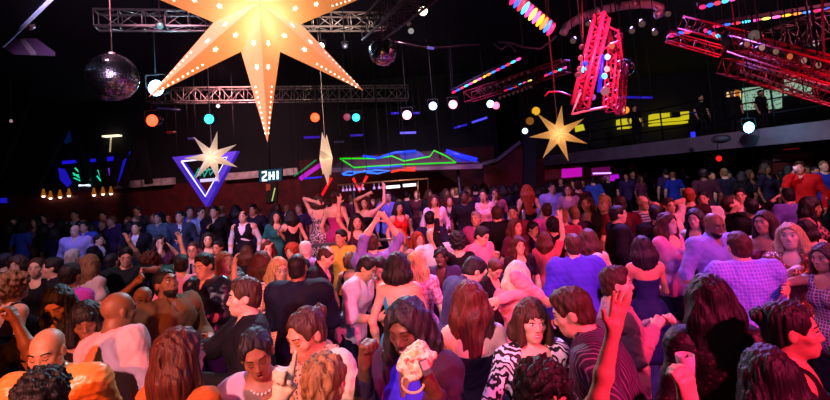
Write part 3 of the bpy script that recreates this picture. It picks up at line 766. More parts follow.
# --- things on walls: helper to place children in world space
def thing(name, label, cat, loc, group=None):
    e = empty(name, loc); tag(e, label, cat, group); return e
def part(parent, name, mb, m):
    o = mb.build(name, m, parent); o.matrix_parent_inverse = Matrix.Translation(-parent.location); return o
def neon(label, polys, col, es, rad_=.02, cat='neon sign', name='neon_sign', group=None, hang=None):
    if hang is None: hang = polys[0][0][1] < 16.5
    mb = MB()
    for p in polys: mb.tube(p, rad_, 6)
    o = tag(mb.build(name, mat('neon_%s_%g' % (col[1:], es), '#101010', .4, emit=col, es=es)), label, cat, group)
    q = polys[0]; mb = MB()
    if hang:
        for p in (q[0], q[-1]): MB().tube([Vector(p), Vector((p[0], p[1]+.02, 6.2))], .007, 4).build('hanger', dark, o)
    return o
def P_(lst, Y): return [at(x, y, Y) for x, y in lst]
def panel(px0, px1, py0, py1, Y, mb=None, t=.04):
    mb = mb or MB(); mb.slab([at(px0, py0, Y), at(px1, py0-(px1-px0)*.078, Y), at(px1, py1-(px1-px0)*.078, Y), at(px0, py1, Y)], (0, 1, 0), t); return mb

# neon behind the beams
neon('teal neon palm-leaf squiggle behind the slanted beams, next to the white bar', [P_(q, 16.97) for q in ([(73, 173), (80, 178), (89, 183)], [(75, 168), (82, 175), (90, 180)], [(74, 178), (81, 181), (89, 184)], [(80, 168), (83, 174)], [(86, 170), (83, 176), (88, 182)], [(74, 175), (79, 175)])], '#18c890', 1.6, .022)
neon('teal neon leaf with upright strokes beside the lilac glow', [P_(q, 16.97) for q in ([(98, 170), (101, 178), (104, 184)], [(101, 167), (102, 176), (103, 184)], [(106, 172), (103, 180)], [(97, 176), (101, 181)], [(108, 177), (104, 184)])], '#18c8a0', 1.6, .022)
neon('short white light bar under the first teal leaf', [P_([(79, 185.5), (84, 185), (90, 185.5)], 16.97)], '#d8e0ff', 2.5, .03, 'light', 'light_bar')
for i, (x0, x1, y0, y1, lab) in enumerate(((62, 82, 161, 164, 'blue glowing ledge strip, the longest, over the first teal leaf'), (90, 101, 159, 162, 'blue glowing ledge strip in the middle bay'), (107, 116, 157, 161, 'blue glowing ledge strip under the stemmed ceiling light'))):
    tag(panel(x0, x1, y0, y1, 16.96, t=.08).build('led_ledge', mat('blue_glow', '#0a0a20', .5, emit='#1c14e0', es=.9)), lab, 'light', 'blue ledge strips')
for pts, lab in (([(58, 168), (64, 169), (71, 183), (67, 187), (60, 180)], 'rounded deep blue light panel behind the first slanted beam'), ([(121, 162), (126, 158), (118, 184), (114, 185)], 'slim slanted blue light panel between beams'), ([(62, 132), (68, 128), (73, 140), (65, 144)], 'faint blue light panel high on the dark upper wall'), ([(129, 152), (134, 150), (132, 160), (129, 162)], 'small slanted blue light panel beside the pale ledge'), ([(0, 198), (6, 198), (6, 203), (0, 203)], 'blue light panel at the left edge of the red wall')):
    f = pts[0][1] > 140
    tag(MB().slab(P_(pts, 16.95), (0, 1, 0), .05).build('glow_light', mat('blue_panel' if f else 'blue_panel_dim', '#0a0a20', .5, emit='#2218d0' if f else '#0c2878', es=.7 if f else .25)), lab, 'light', 'blue light panels')
tag(MB().slab(P_([(106, 169), (109, 168), (109, 176), (106, 177)], 16.96), (0, 1, 0), .04).build('glow_light', mat('lilac_glow', '#101010', .5, emit='#6a30d0', es=.8)), 'lilac glow panel beside the second teal leaf', 'light')
# small candle-like pendants on the red wall
for i, (x, y, c) in enumerate(((43.5, 196, 'first pendant from the left end'), (50.5, 198, 'faintest and lowest, second along'), (60, 197, 'with the tallest amber glow'), (69, 195.5, 'right of the tallest amber glow'), (94, 195, 'dim one alone past the gap'), (103, 194, 'just before the end of the row'), (111, 193.5, 'last in the row, under the blue glow'))):
    e = thing('pendant_lamp', 'tiny warm pendant lamp on the red wall, '+c, 'lamp', at(x, y-6, 16.9), 'warm pendant lamps along the red wall')
    part(e, 'cord', MB().tube([at(x, y-8, 17.0), at(x, y-7, 16.9)], .008, 5), dark)
    part(e, 'shade', MB().lathe([(.03, .25), (.05, .12), (.09, 0)], Matrix.Translation(at(x, y, 16.9)), 12), mat('amber_shade', '#5a3010', .5, emit='#e08020', es=.35))
    part(e, 'bulb', MB().ell(at(x, y, 16.9), (.05,)*3), mat('warm_bulb', '#fff0d0', .5, emit='#ffe8c8', es=6 if i != 1 and i != 4 else 2))
# stemmed white ceiling light
e = thing('stem_lamp', 'white T-shaped light with a flat head and glowing stem on the dark upper wall', 'lamp', at(110, 136, 16.9)); 
part(e, 'head', MB().box(at(112, 136, 16.9), (.56, .24, .05)), mat('cream_glow', '#f8ecd0', .5, emit='#fff0cc', es=1.6))
part(e, 'stem', MB().tube([at(111, 137, 16.9), at(110, 152, 16.9)], .025, 8), mat('stem_glow', '#c0b090', .5, emit='#d8c090', es=.6))
# purple triangle sign
e = thing('triangle_sign', 'violet neon triangle pointing down with a star hanging before it', 'sign', at(205, 180, 14))
T3 = [at(172, 157, 14), at(237, 151, 14), at(206, 207, 14)]; cen = (T3[0]+T3[1]+T3[2])/3
inn = [cen+(p-cen)*.72 for p in T3]; mb = MB()
for i in range(3): j = (i+1) % 3; mb.slab([T3[i], T3[j], inn[j], inn[i]], (0, 1, 0), .25)
part(e, 'frame', mb, mat('violet_acrylic', '#5a48d0', .35, emit='#4428d8', es=.55))
i2 = [cen+(p-cen)*.70-Vector((0, .03, 0)) for p in T3]; part(e, 'neon_tube', MB().tube(i2+[i2[0]], .022, 6), mat('neon_lav', '#101010', .4, emit='#e0d0ff', es=2.2))
part(e, 'hanging_wire', MB().tube([T3[0]+Vector((.1, .1, -.05)), Vector((T3[0].x+.1, 14.1, 6.2))], .012, 5).tube([T3[1]+Vector((-.1, .1, -.05)), Vector((T3[1].x-.1, 14.1, 6.2))], .012, 5), dark)
part(e, 'script', MB().tube(P_([(194, 178), (199, 168), (200, 176), (203, 172), (204, 177), (209, 168), (210, 175), (218, 166)], 13.95), .018, 6).tube(P_([(197, 172), (213, 169)], 13.95), .018, 6), mat('neon_teal2', '#101010', .4, emit='#10b0a0', es=1.1))
part(e, 'light_bar', MB().box(at(209, 180, 13.95), (.5, .05, .09)), mat('bar_pale', '#101010', .4, emit='#d8c8f0', es=1.2))
# television
e = thing('television', 'small flat television with bold pale letters on its glowing screen', 'television', at(270, 175, 14))
part(e, 'bezel', panel(258.5, 282.5, 169.2, 182.8, 14.03, t=.06), mat('black_plastic', '#080808', .3))
part(e, 'mount', MB().tube([at(270, 171, 14.08), Vector((at(270, 171, 14).x, 14.08, 6.2))], .025, 6), dark)
part(e, 'screen', panel(259.5, 281.5, 170.2, 182, 14, t=.02), mat('tv_screen', '#101010', .3, emit='#164a66', es=.8))
s_ = MB()
for q in ([(262, 172.5), (266, 171.7), (266, 175), (262.5, 178), (262.5, 180.5), (267, 180)], ):
    s_.tube(P_(q, 13.97), .03, 5)
for q in ([(269.5, 171.8), (269.5, 180)], [(273.5, 171.5), (273.5, 179.6)], [(269.5, 175.8), (273.5, 175.5)], [(277.5, 170.8), (277.5, 179.3)]): s_.tube(P_(q, 13.97), .03, 5)
part(e, 'screen_letters', s_, mat('tv_letters', '#101010', .3, emit='#e8fbff', es=1.8))
# dark doorway with green strip below the television
tag(MB().slab(P_([(266, 183), (277, 182), (277, 202), (266, 203)], 16.94), (0, 1, 0), .1).build('door_1', mat('door_black', '#050508', .6)), kind='structure')
tag(MB().slab(P_([(266, 184), (270, 184), (270, 190), (266, 191)], 16.9), (0, 1, 0), .05).build('lit_picture', mat('orange_glow', '#301008', .5, emit='#c8401c', es=.5)), 'small orange-lit panel by the dark doorway below the television', 'light')
neon('thin yellow-green light streak in the dark doorway', [P_([(275, 188), (272, 201)], 16.92)], '#c0d070', 1.2, .02, 'light', 'light_strip')

# --- bar canopy with neon
cz = 12.8
e = thing('bar_canopy', 'low pitched bar canopy outlined in green and blue neon', 'canopy', at(400, 165, cz))
part(e, 'roof', MB().slab([at(330, 168, cz), at(482, 164, cz), at(470, 157.5, cz+1.5), at(436, 151, cz+2.6), at(392, 153, cz+2.6), at(345, 158, cz+2.2)], (0, 0, -1), .12), textured('canopy_sheet', '#6c6070', '#8a5a6c', 4, .6))
zz = cz-.08
for q_ in (352, 458): part(e, 'post', MB().tube([at(q_, 168, cz+.3), Vector((at(q_, 168, cz+.3).x, cz+.3, .42))], .05, 8), mat('post_dark', '#201018', .5))
for q_ in (380, 440): part(e, 'hanger', MB().tube([at(q_, 158, cz+1), Vector((at(q_, 158, cz+1).x, cz+1, 6.2))], .02, 6), dark)
for nm_, q, c, es, r_ in (('green_neon', [(340, 158.5), (354, 167.5), (368, 166.5), (402, 164.5), (456, 162.5), (446, 156), (434, 150.5), (430, 156.5), (404, 161), (392, 156), (375, 158.5), (340, 158.5)], '#10e010', 1.3, .018), ('blue_neon', [(363, 156), (378, 158), (395, 152.5), (416, 151)], '#1848ff', 1.2, .035), ('blue_edge_neon', [(446, 151), (462, 156), (477, 160)], '#2030ff', 1.4, .06), ('blue_front_neon', [(367, 168), (385, 167), (402, 165.5)], '#3858ff', 1.0, .03)):
    part(e, nm_, MB().tube(P_(q, zz), r_, 6), mat('n_'+nm_, '#101010', .4, emit=c, es=es))
for nm_, pl, c, es in (('blue_glow_fill', [(398, 153), (418, 151), (426, 156), (403, 160)], '#1420c8', .7), ('blue_glow_end', [(447, 152), (479, 161), (458, 162)], '#1a22d0', .8)):
    part(e, nm_, MB().slab(P_(pl, zz+.05), (0, 1, 0), .04), mat('p_'+nm_, '#0a0a18', .5, emit=c, es=es))  # emissive sheets paint the blue neon glow on the canopy
neon('blue neon scribble looping under the canopy front', [P_([(342, 174), (348, 171.5), (360, 172), (351, 175), (343, 174.5)], cz-.15), P_([(366, 172), (376, 170), (390, 171), (378, 173.5), (366, 172.5)], cz-.15), P_([(354, 173), (370, 170.5)], cz-.15)], '#3070ff', 1.8, .022)
neon('red-orange neon line at the end of the blue scribble', [P_([(391, 172), (400, 170), (415, 170.5), (415, 167.5), (406, 168.5)], cz-.15)], '#ff3010', 1.8, .025)
neon('red neon V over the bar', [P_([(353, 178), (359.5, 191), (367, 176)], cz-.3)], '#ff1808', 1.6, .04)
neon('red neon slash left of the bar frame', [P_([(331.5, 178), (321, 197)], cz-1)], '#ff1010', 1.6, .035)
neon('magenta and violet neon band climbing to the canopy end', [P_([(300, 179), (310, 172), (322, 164)], cz)], '#c020c0', 1.1, .06)
neon('blue neon line under the magenta band', [P_([(304, 178.5), (322, 177)], cz-.1)], '#2828f0', 1.3, .02)
neon('green neon sliver above the magenta band', [P_([(294, 176), (303, 170), (316, 160)], cz+.1)], '#20a060', .7, .02)
# bar frame with bottles
e = thing('glass_rack', 'pale pipe frame of the bar with hanging glassware', 'bar', at(385, 190, 11.8))
part(e, 'pipe_frame', MB().tube(P_([(338, 206), (338, 185), (428, 178.5), (428, 200)], 11.8), .022, 6).tube(P_([(418, 181), (418, 200)], 11.8), .016, 6), mat('brass', '#b08850', .35, metal=.8))
for i, x in enumerate((343, 346.5, 350, 354, 359, 363, 374, 379)):
    p = at(x, 187.3-(x-343)*.07, 11.8); part(e, 'stemware', MB().lathe([(.03, .03), (.008, .02), (.007, -.03), (.03, -.05), (.032, -.1)], Matrix.Translation(p), 10), mat('lit_glass', '#d8c8e8', .1, emit='#c8a0d8', es=.35))  # weak emission paints lamp light onto the glasses
for a, b in ((386, 400), (403, 416)):
    part(e, 'light_strip', MB().box(at((a+b)/2, 186.8-(a-386)*.1, 11.75), ((b-a)/480*11.8, .04, .07)), mat('bar_glint', '#101010', .5, emit='#f4ecf8', es=2.2))  # emissive bars paint the white glints on the bar
struct('trim_bar', MB().box(((wx(335, 12.3)+wx(470, 12.3))/2, 12.6, .95), (wx(470, 12.3)-wx(335, 12.3), .5, 1.07)), mat('bar_counter', '#1c0c12', .4))
# red stair wall rising to the mezzanine
struct('wall_stair', MB().slab(P_([(484, 167), (497, 162), (521, 143), (526, 152), (526, 196), (484, 198)], 15.5), (0, 1, 0), .15), redwall)
struct('trim_stair', MB().tube(P_([(482, 164), (497, 160), (520, 142)], 15.4), .07, 4, smooth=False), grey)
struct('wall_pier', MB().slab(P_([(524, 130), (536, 132), (536, 190), (524, 191)], 15.3), (0, 1, 0), .3), mat('pier', '#10141f', .8))
# windows under the mezzanine
for i, (x0, x1, y0, y1, c, es) in enumerate(((562, 582, 169, 178, '#d010c0', .9), (592, 610, 168, 176, '#8c1070', .45), (545, 560, 170, 180, '#60080c', .3))):
    struct('window_%d' % (i+1), panel(x0, x1, y0, y1, 20.94, t=.08), mat('window_glow_%d' % i, '#200818', .5, emit=c, es=es))
neon('pale lilac light streak inside the second magenta window', [P_([(593, 173.5), (611, 173)], 20.9)], '#d8a0ff', 1.8, .035, 'light', 'light_strip')
tag(MB().slab(P_([(604, 176), (620, 174), (619, 181), (606, 181)], 20.95), (0, 1, 0), .06).build('glow_light', mat('magenta_glow', '#101010', .5, emit='#c010e0', es=.9)), 'magenta-violet light panel beneath the mezzanine next to the lilac streak', 'light')
neon('violet light pennant at the top of the crowd under the mezzanine', [P_([(608, 178), (609.5, 184)], 20)], '#b020ff', 1.0, .06, 'light', 'light_strip')
struct('trim_pillar', MB().slab(P_([(633, 163), (638, 163), (638, 178), (633, 178)], 19), (0, 1, 0), .3), mat('red_pillar', '#801810', .7))
struct('wall_partition', MB().box(((at(764, 155, 12.8).x+19)/2, 12.85, 1.35), (19-at(764, 155, 12.8).x, .16, 2.69)), textured('brown_wall', '#2c1418', '#1c0c10', 2, .8))
# framed notice board / display case under the mezzanine right
e = thing('display_case', 'dark framed display case with a pale header strip under the mezzanine', 'display case', at(793, 155, 12.66))
part(e, 'frame', panel(770, 817, 151, 176, 12.7, t=.1), mat('case_dark', '#180c10', .6)); part(e, 'header_panel', panel(774, 813, 154.5, 161.5, 12.55), mat('case_pale', '#50444e', .6)); part(e, 'back_panel', panel(774, 813, 163, 174, 12.55), redwall)
tag(panel(784, 799, 149.3, 151, 12.74).build('exit_strip', mat('red_strip', '#330000', .5, emit='#c01010', es=.35)), 'dull red light strip above the display case', 'light')
# lit things up on the mezzanine
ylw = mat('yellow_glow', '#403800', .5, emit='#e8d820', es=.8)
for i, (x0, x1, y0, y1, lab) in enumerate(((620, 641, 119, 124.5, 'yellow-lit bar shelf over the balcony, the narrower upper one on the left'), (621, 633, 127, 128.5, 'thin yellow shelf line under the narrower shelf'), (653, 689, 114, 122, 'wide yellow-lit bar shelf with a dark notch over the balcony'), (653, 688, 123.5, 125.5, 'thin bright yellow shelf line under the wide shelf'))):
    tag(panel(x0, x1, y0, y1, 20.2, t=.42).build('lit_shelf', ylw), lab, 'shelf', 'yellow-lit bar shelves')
tag(MB().box(at(675, 115, 20.12), (.35, .2, .22)).build('shelf_box', mat('box_dark', '#0a0a10', .6)), 'dark box standing out on the wide yellow shelf', 'box')
tag(MB().slab(P_([(575, 126), (583, 124), (585, 130), (576, 132)], 15), (0, 1, 0), .05).build('yellow_lamp_panel', ylw), 'yellow panel peeking out behind the right star', 'light')
e = thing('lit_wall_picture', 'amber-lit picture with an orange shape on the mezzanine', 'picture', at(735, 95, 20.5))
part(e, 'backlit_panel', panel(728, 741, 92, 102, 20.5, t=.12), mat('amber_panel', '#403010', .5, emit='#ffd890', es=1.0)); part(e, 'orange_shape', MB().slab(P_([(735, 90), (739, 90), (740, 98), (736, 99)], 20.46), (0, 1, 0), .02), mat('orange_shape', '#401808', .5, emit='#d87020', es=.8))
for i, (x0, x1, y0, y1, lab) in enumerate(((744, 763, 88, 103, 'mint patterned wall panel with painted glow beside the amber picture'), (766, 782, 90, 103, 'mint patterned wall panel with painted glow beyond the standing silhouette'), (745, 756, 104, 110, 'small green patterned panel below the first mint one'), (770, 782, 103, 109, 'bright green patterned panel near the silhouette'), (786, 812, 78, 96, 'dim mint panel seen through the red trusses'))):
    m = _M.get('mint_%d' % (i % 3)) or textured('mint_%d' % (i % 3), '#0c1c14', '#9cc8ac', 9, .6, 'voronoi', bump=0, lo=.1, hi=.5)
    b = m.node_tree.nodes['Principled BSDF']; cr = [n for n in m.node_tree.nodes if n.type == 'VALTORGB'][0]; ln(m, cr.outputs[0], b.inputs['Emission Color']); b.inputs['Emission Strength'].default_value = .75  # emission paints the light on the patterned wall into its colour
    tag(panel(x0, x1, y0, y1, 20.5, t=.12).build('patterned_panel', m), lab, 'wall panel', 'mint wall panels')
struct('window_10', MB().tube(P_([(722, 90), (726, 122)], 14), .05, 4, smooth=False).tube(P_([(722, 90), (830, 70)], 14), .04, 4, smooth=False), _M['dark_steel'])
neon('blue light line low on the mezzanine front', [P_([(690, 113), (706, 113)], 17)], '#1420c0', .6, .03, 'light', 'light_strip')
tag(MB().box(at(693, 134.5, 12.9), (.08, .08, .14)).build('blue_marker_light', mat('marker_blue', '#000000', .5, emit='#2828ff', es=1.6)), 'small blue marker light on the fascia edge', 'light')
struct('trim_speakerbox', MB().ell(at(721, 139, 12.2), (.22, .22, .11)), mat('grey_dome', '#3a3440', .6))

# --- hand rail of the raised tier
e = thing('tier_railing', 'steel handrail on posts along the raised tier, drinks resting above it', 'railing', (0, 9.05, .42))
mb = MB()
x0, x1 = wx(290, 9.05), wx(566, 9.05); steel = mat('brushed_steel', '#a8a0a8', .3, metal=.8)
for z, r_ in ((1.42, .028), (1.1, .014), (.8, .014)): mb.tube([(x0, 9.05, z), (x1, 9.05, z)], r_, 8)
part(e, 'rail', mb, steel)
n = 8
for i in range(n+1): x = x0+(x1-x0)*i/n; part(e, 'post', MB().tube([(x, 9.05, .42), (x, 9.05, 1.42)], .022, 8), steel)
tag(MB().tube([at(531, 236, 8.7), at(542, 207, 9.0)], .025, 8).tube([at(523, 210, 8.9), at(526, 236, 8.9)], .03, 8).build('stair_rail', steel), 'slanting pale stair handrail in the middle of the crowd', 'handrail')
struct('trim_barledge', MB().box(((wx(440, 9.3)+wx(600, 9.3))/2, 9.28, 1.30), (wx(600, 9.3)-wx(440, 9.3), .30, .05)), mat('ledge_black', '#0a080c', .3))
# ------------------------------------------------------------------ overhead rig
alu = mat('aluminium', '#a89894', .4, metal=.6); redm = mat('red_truss', '#e01838', .4); dred = mat('dark_red_truss', '#8c1024', .5)  # trusses get plain red base colours, one of them darker
def truss(label, p0, p1, wd, m, r=.02, bays=8, ht=None, name='lighting_truss', tri=False, z_hang=True, bm=None):
    p0, p1 = Vector(p0), Vector(p1); d = (p1-p0).normalized(); up = Vector((0, 0, 1)); s = d.cross(up)
    s = s.normalized() if s.length > .2 else Vector((1, 0, 0)); u = s.cross(d).normalized(); ht = ht or wd
    cs = [s*wd/2+u*ht/2, -s*wd/2+u*ht/2, -s*wd/2-u*ht/2, s*wd/2-u*ht/2]
    if tri: cs = [s*wd/2+u*ht/2, -s*wd/2+u*ht/2, -u*ht/2]
    e = thing(name, label, 'truss', (p0+p1)/2, 'overhead lighting trusses')
    mb = MB()
    for c in cs: mb.tube([p0+c, p1+c], r, 8)
    part(e, 'chords', mb, m)
    for q in (.2, .75):
        c = p0.lerp(p1, q)
        if z_hang and c.z < 6.1: part(e, 'hanger', MB().tube([c, Vector((c.x, c.y, 6.2))], .008, 5), dark)
    mb = MB(); k = len(cs); br = bm or m
    for i in range(bays):
        a, b = p0+(p1-p0)*i/bays, p0+(p1-p0)*(i+1)/bays
        for j in range(k):
            c, c2 = cs[j], cs[(j+1) % k]
            mb.tube([a+c, b+c2] if i % 2 else [a+c2, b+c], r*.42, 5); mb.tube([a+c, a+c2], r*.42, 5)
    for j in range(k): mb.tube([p1+cs[j], p1+cs[(j+1) % k]], r*.42, 5)
    part(e, 'bracing', mb, br)
    return e
truss('pale box truss crossing behind the big star, above the large mirror ball', at(96, 20, 6.2), at(385, 22, 7.4), .22, alu, .016, 14)
truss('thin pale truss far away, its flat run passing behind the star tips', at(150, 96, 14), at(408, 93, 14.5), .40, alu, .022, 22)
truss('steep dusty pink truss above the dark mirror ball', at(372, 30, 6), at(428, -22, 3.9), .26, mat('dusty_truss', '#5c4c4a', .5, metal=.4), .014, 9)
truss('grey truss sloping up to the frame edge over the lamp bar', at(768, 44, 7), at(848, 20, 6), .34, mat('grey_truss', '#5c5850', .5, metal=.5), .014, 6, tri=True)
truss('bright red truss with round lamps running to the frame edge', at(737, 43, 5.9), at(856, 77, 4.4), .20, redm, .013, 9, bm=dred)
truss('bright red short truss leading into the lamp truss', at(684, 23, 6.6), at(757, 42, 5.9), .17, redm, .012, 5, bm=dred)
truss('red truss dipping from the dark centre, thin pipes only', at(668, 37, 6.9), at(722, 52, 6.7), .13, redm, .010, 4, bm=dred)
truss('dark red truss below, seen through rows of small lamps', at(724, 66, 6.9), at(858, 103, 5.6), .22, dred, .011, 11)
truss('dark red truss between the two lamp trusses', at(744, 57, 6.3), at(856, 90, 4.9), .16, dred, .010, 10)
pinkm = mat('pink_truss', '#ff3468', .4)  # plain pink base colour for the tower
truss('glowing pink upright truss, left leg of the hanging tower', at(602, 17, 5.3), at(580, 106, 4.9), .11, pinkm, .024, 9)
truss('pink upright truss, lamp-filled right leg of the hanging tower', at(616, 32, 5.6), at(609, 110, 5.3), .10, pinkm, .012, 11)
truss('narrow ladder-like pink truss at the tower side', at(623, 64, 5.9), at(620, 114, 5.8), .08, pinkm, .009, 11)
truss('dark red truss carrying rows of tiny lamps between the light strips', at(468, 97, 9.5), at(566, 66, 7.5), .20, dred, .010, 10)
tag(MB().tube(P_([(601, 24), (618, 31), (622, 60)], 5.35), .016, 8).tube(P_([(585, 60), (620, 40)], 5.35), .012, 8).build('tower_frame', pinkm), 'pink pipe frame joining both legs of the hanging tower', 'truss')
tag(MB().tube([at(606, 107, 5), at(572, 114, 4.7), at(580, 93, 4.9)], .014, 8).build('pipe_bracket', mat('pale_pink_pipe', '#ffb0a8', .4)), 'pale pink bent pipe at the foot of the hanging tower', 'pipe')
e = thing('duct_ring', 'curved silver duct arching over the hanging tower', 'duct', at(610, 10, 6.2))
part(e, 'pipe', MB().tube(P_([(563, 34), (566, 27), (575, 21), (588, 15), (604, 9.5), (622, 6), (640, 4), (652, 4.5), (661, 7.5), (662, 12), (656, 15.5)], 6.2), .055, 12), mat('silver_duct', '#d8c8c0', .35, metal=.45))
for a, b in ((580, 19), (598, 12), (616, 7), (634, 4.5)): part(e, 'clamp', MB().tube([at(a, b, 6.2)-Vector((.02, 0, 0)), at(a+2.5, b-1, 6.2)], .064, 12), alu)
tag(MB().tube(P_([(395, 42), (410, 45), (428, 48), (446, 47.5), (462, 45.5), (480, 44)], 7), .013, 6).build('cable', mat('grey_cable', '#605858', .5)), 'long sagging grey cable under the dark ceiling', 'cable')
tag(MB().tube(P_([(498, 42), (512, 43), (523, 47), (540, 49), (550, 42), (556, 36)], 6.6), .016, 6).tube(P_([(494, 44), (501, 50), (509, 44), (516, 52)], 6.6), .012, 6).tube([at(523, 47, 6.6), Vector((at(523, 47, 6.6).x, 6.6, 6.2))], .006, 5).build('cable', _M['grey_cable']), 'tangled grey cables next to the colourful light strip', 'cable')
tag(MB().tube(P_([(545, 96), (549, 92), (560, 92), (571, 96)], 6.4), .014, 6).tube([at(555, 92, 6.4), Vector((at(555, 92, 6.4).x, 6.4, 6.2))], .006, 5).build('bent_pipe', redm), 'small arched red pipe above the right star', 'pipe')
for a, b, Y, lab in (([(582, -5), (583, 48)], 0, 5.6, 'red-lit hanging chain beside the hanging tower'), ([(822, -5), (824, 60)], 0, 4.6, 'thin dark chain near the frame edge'), ([(730, -5), (736, 32)], 0, 6.3, 'thin reddish chain over the lamp truss')):
    tag(MB().tube(P_(a, Y), .012, 6).build('hanging_chain', mat('chain', '#803838', .5)), lab, 'chain')

# colourful light strips
CC = ['#ff2060', '#ffb020', '#ff40a0', '#2060ff', '#ff8030', '#ffe060', '#ff3040', '#3080ff', '#ff60c0', '#40d0ff']
def strip(label, p0, p1, n, cell, m=dark, es=2.2, hw=.03):
    p0, p1 = Vector(p0), Vector(p1); e = thing('light_strip', label, 'light strip', (p0+p1)/2, 'multicoloured light strips'); d = (p1-p0)/n; dn = d.normalized()
    s = dn.cross(FW).normalized(); bk = Vector((0, .0, 1))
    part(e, 'housing', MB().tube([p0+Vector((0, .03, .06)), p1+Vector((0, .03, .06))], hw, 4, smooth=False), m)
    for i in range(n):
        c = p0+d*(i+.5); R = Matrix((dn, s, dn.cross(s))).transposed()
        ce = CC[(i*3) % 10]
        if i in (0, n-1): part(e, 'hanger', MB().tube([c+Vector((0, .03, .08)), Vector((c.x, c.y+.03, 6.2))], .006, 5), dark)
        part(e, 'bulb', MB().ell(c, (d.length*.48, cell, .03), R, 0, 8), mat('strip_'+ce[1:], '#181818', .4, emit=ce, es=es))
strip('wide strip of oval coloured bulbs sloping down from the top edge', at(512, -3, 5.2), at(553, 31, 5.4), 11, .085, mat('strip_housing', '#501018', .4), 2.6, .06)
strip('thin coloured light strip rising above the far stage lamps', at(452, 93, 10), at(521, 58, 8.6), 15, .022, es=1.6)
strip('short thin coloured strip ending under the colourful tower', at(504, 91, 9), at(532, 80, 8.6), 6, .018, es=1.5)
strip('short thin coloured strip nearer the hanging tower', at(544, 76, 8), at(567, 67, 7.8), 5, .018, es=1.5)
strip('coloured strip cut by the top edge over the red trusses', at(699, 8, 6), at(752, -6, 5.8), 7, .026, es=1.6)
strip('long thin coloured strip running to the frame edge over the red trusses', at(712, 27, 6.6), at(834, 8, 6.2), 12, .018, es=1.5)
strip('tiny blue and yellow strip at the start of the red trusses', at(668, 36, 7), at(692, 31, 7), 3, .03, es=1.3)
strip('violet blue strip inside the short red truss', at(704, 30, 6.4), at(720, 37, 6.2), 4, .02, es=.9)

# stage lamps
def lamp(label, px, py, rp, col, Y, es, can=1, glow=0, group='stage lamps in the rig', tw=(0, -1, -.15)):
    p = at(px, py, Y); R = rp/480*Y; d = Vector(tw).normalized(); M = Matrix.Translation(p) @ d.to_track_quat('Z', 'Y').to_matrix().to_4x4()
    e = thing('stage_lamp', label, 'stage lamp', p, group)
    if can:
        part(e, 'can', MB().lathe([(.02, -R*2.4), (R*.8, -R*2.2), (R*1.0, -R*.8), (R*1.12, 0), (R*1.0, .0), (R*.95, -R*.3)], M, 16), mat('lamp_can', '#14121a', .4, metal=.5))
        part(e, 'hanger', MB().tube([p+Vector((0, 0, R*1.7)), Vector((p.x, p.y, 6.2))], .007, 5), dark)
        part(e, 'yoke', MB().tube([p+Vector((-R*1.25, 0, 0)), p+Vector((-R*1.25, .0, R*1.7)), p+Vector((R*1.25, 0, R*1.7)), p+Vector((R*1.25, 0, 0))], R*.1, 6), dark)
    part(e, 'lens', MB().lathe([(R*1.0, -R*.05), (R*.8, R*.10), (R*.4, R*.18), (.001, R*.2)], M, 16), mat('lens_%s_%g' % (col[1:], es), '#101010', .3, emit=col, es=es))
    if glow:
        ld = bpy.data.lights.new('lamp_light', 'POINT'); lo = bpy.data.objects.new('lamp_light', ld); COL.objects.link(lo); lo.location = p-Vector((0, R+.12, 0)); ld.energy = glow; ld.color = hexc(col); ld.shadow_soft_size = .06
        lo.parent = e; lo.matrix_parent_inverse = Matrix.Translation(-e.location)
    return e
lamp('brilliant blue-white stage lamp beside the large mirror ball', 156, 88, 8, '#a8dcff', 7.5, 14, glow=55)
lamp('glowing red-orange stage lamp beneath the blue-white one', 152, 120.5, 6, '#ff3a20', 10, 7, glow=10)
lamp('teal oval lamp hanging over the left small star', 209, 119, 5, '#40d8e0', 10.5, 3)
lamp('red-orange lamp over the edge-on star', 315, 117.5, 4.5, '#ff4020', 11, 6)
lamp('small cyan lamp at the tip of the big star', 356, 117.5, 4, '#30d0e0', 11, 3)
lamp('small pink box-shaped lamp touching the big star tip', 347, 117, 3.6, '#c04868', 10.8, .8)
lamp('pinkish white lamp between the two violet light lines', 407, 115, 4.5, '#ff90a8', 11, 8)
lamp('blue-white lamp in the far row', 433, 106, 4, '#a0c0ff', 11, 9)
lamp('rose white lamp next to the blue-white one in the far row', 453, 104.5, 4.3, '#ff7090', 11, 8)
lamp('mint white lamp at the end of the far row', 490.5, 104, 3.6, '#b0ffe8', 11, 9)
lamp('rose red lamp touching the mint white one', 496, 105.5, 3.6, '#ff5070', 11, 6)
lamp('round creamy white lamp under the steep truss', 423, 11, 4.6, '#fff0d8', 6.2, 5)
lamp('small creamy white globe lamp right of the big star', 321, 46, 3.4, '#fff4e0', 7, 3)
lamp('small white globe lamp between the star tips', 218, 106, 2, '#f8f0f0', 11, 1.5)
lamp('dazzling cyan stage lamp on the mezzanine front', 749, 127.5, 5.5, '#60dcff', 11.6, 22, glow=14)
lamp('round red signal lamp under the mezzanine', 719, 158.5, 2.8, '#ff1410', 13, 2.5)
lamp('grey-white scoop lamp above the dark mirror ball', 411, 31, 3, '#c8c0c0', 6, .6)
lamp('second dull scoop lamp above the dark mirror ball, tilted', 409, 24, 2.6, '#806060', 6, .35)
lamp('dim spotlight clipped beneath the pale truss end', 345, 46, 2.6, '#7068a0', 7, .6)
lamp('blue gel lamp clipped to the pale truss', 160, 26, 3.6, '#58b0b8', 6.1, .9)
lamp('small warm lamp to the upper right of the red trusses', 816, 43, 3.4, '#c8c0b8', 7, .8)
lamp('tiny lamp at the dark left wall', 11, 121, 1.8, '#b09098', 9, .8)
lamp('cool white lamp beside the orange flag light left of the right star', 525, 131, 3, '#c0d8ff', 9, 3)
lamp('yellow box lamp above the right star', 536, 111, 4.2, '#e8a828', 8, 1.2)
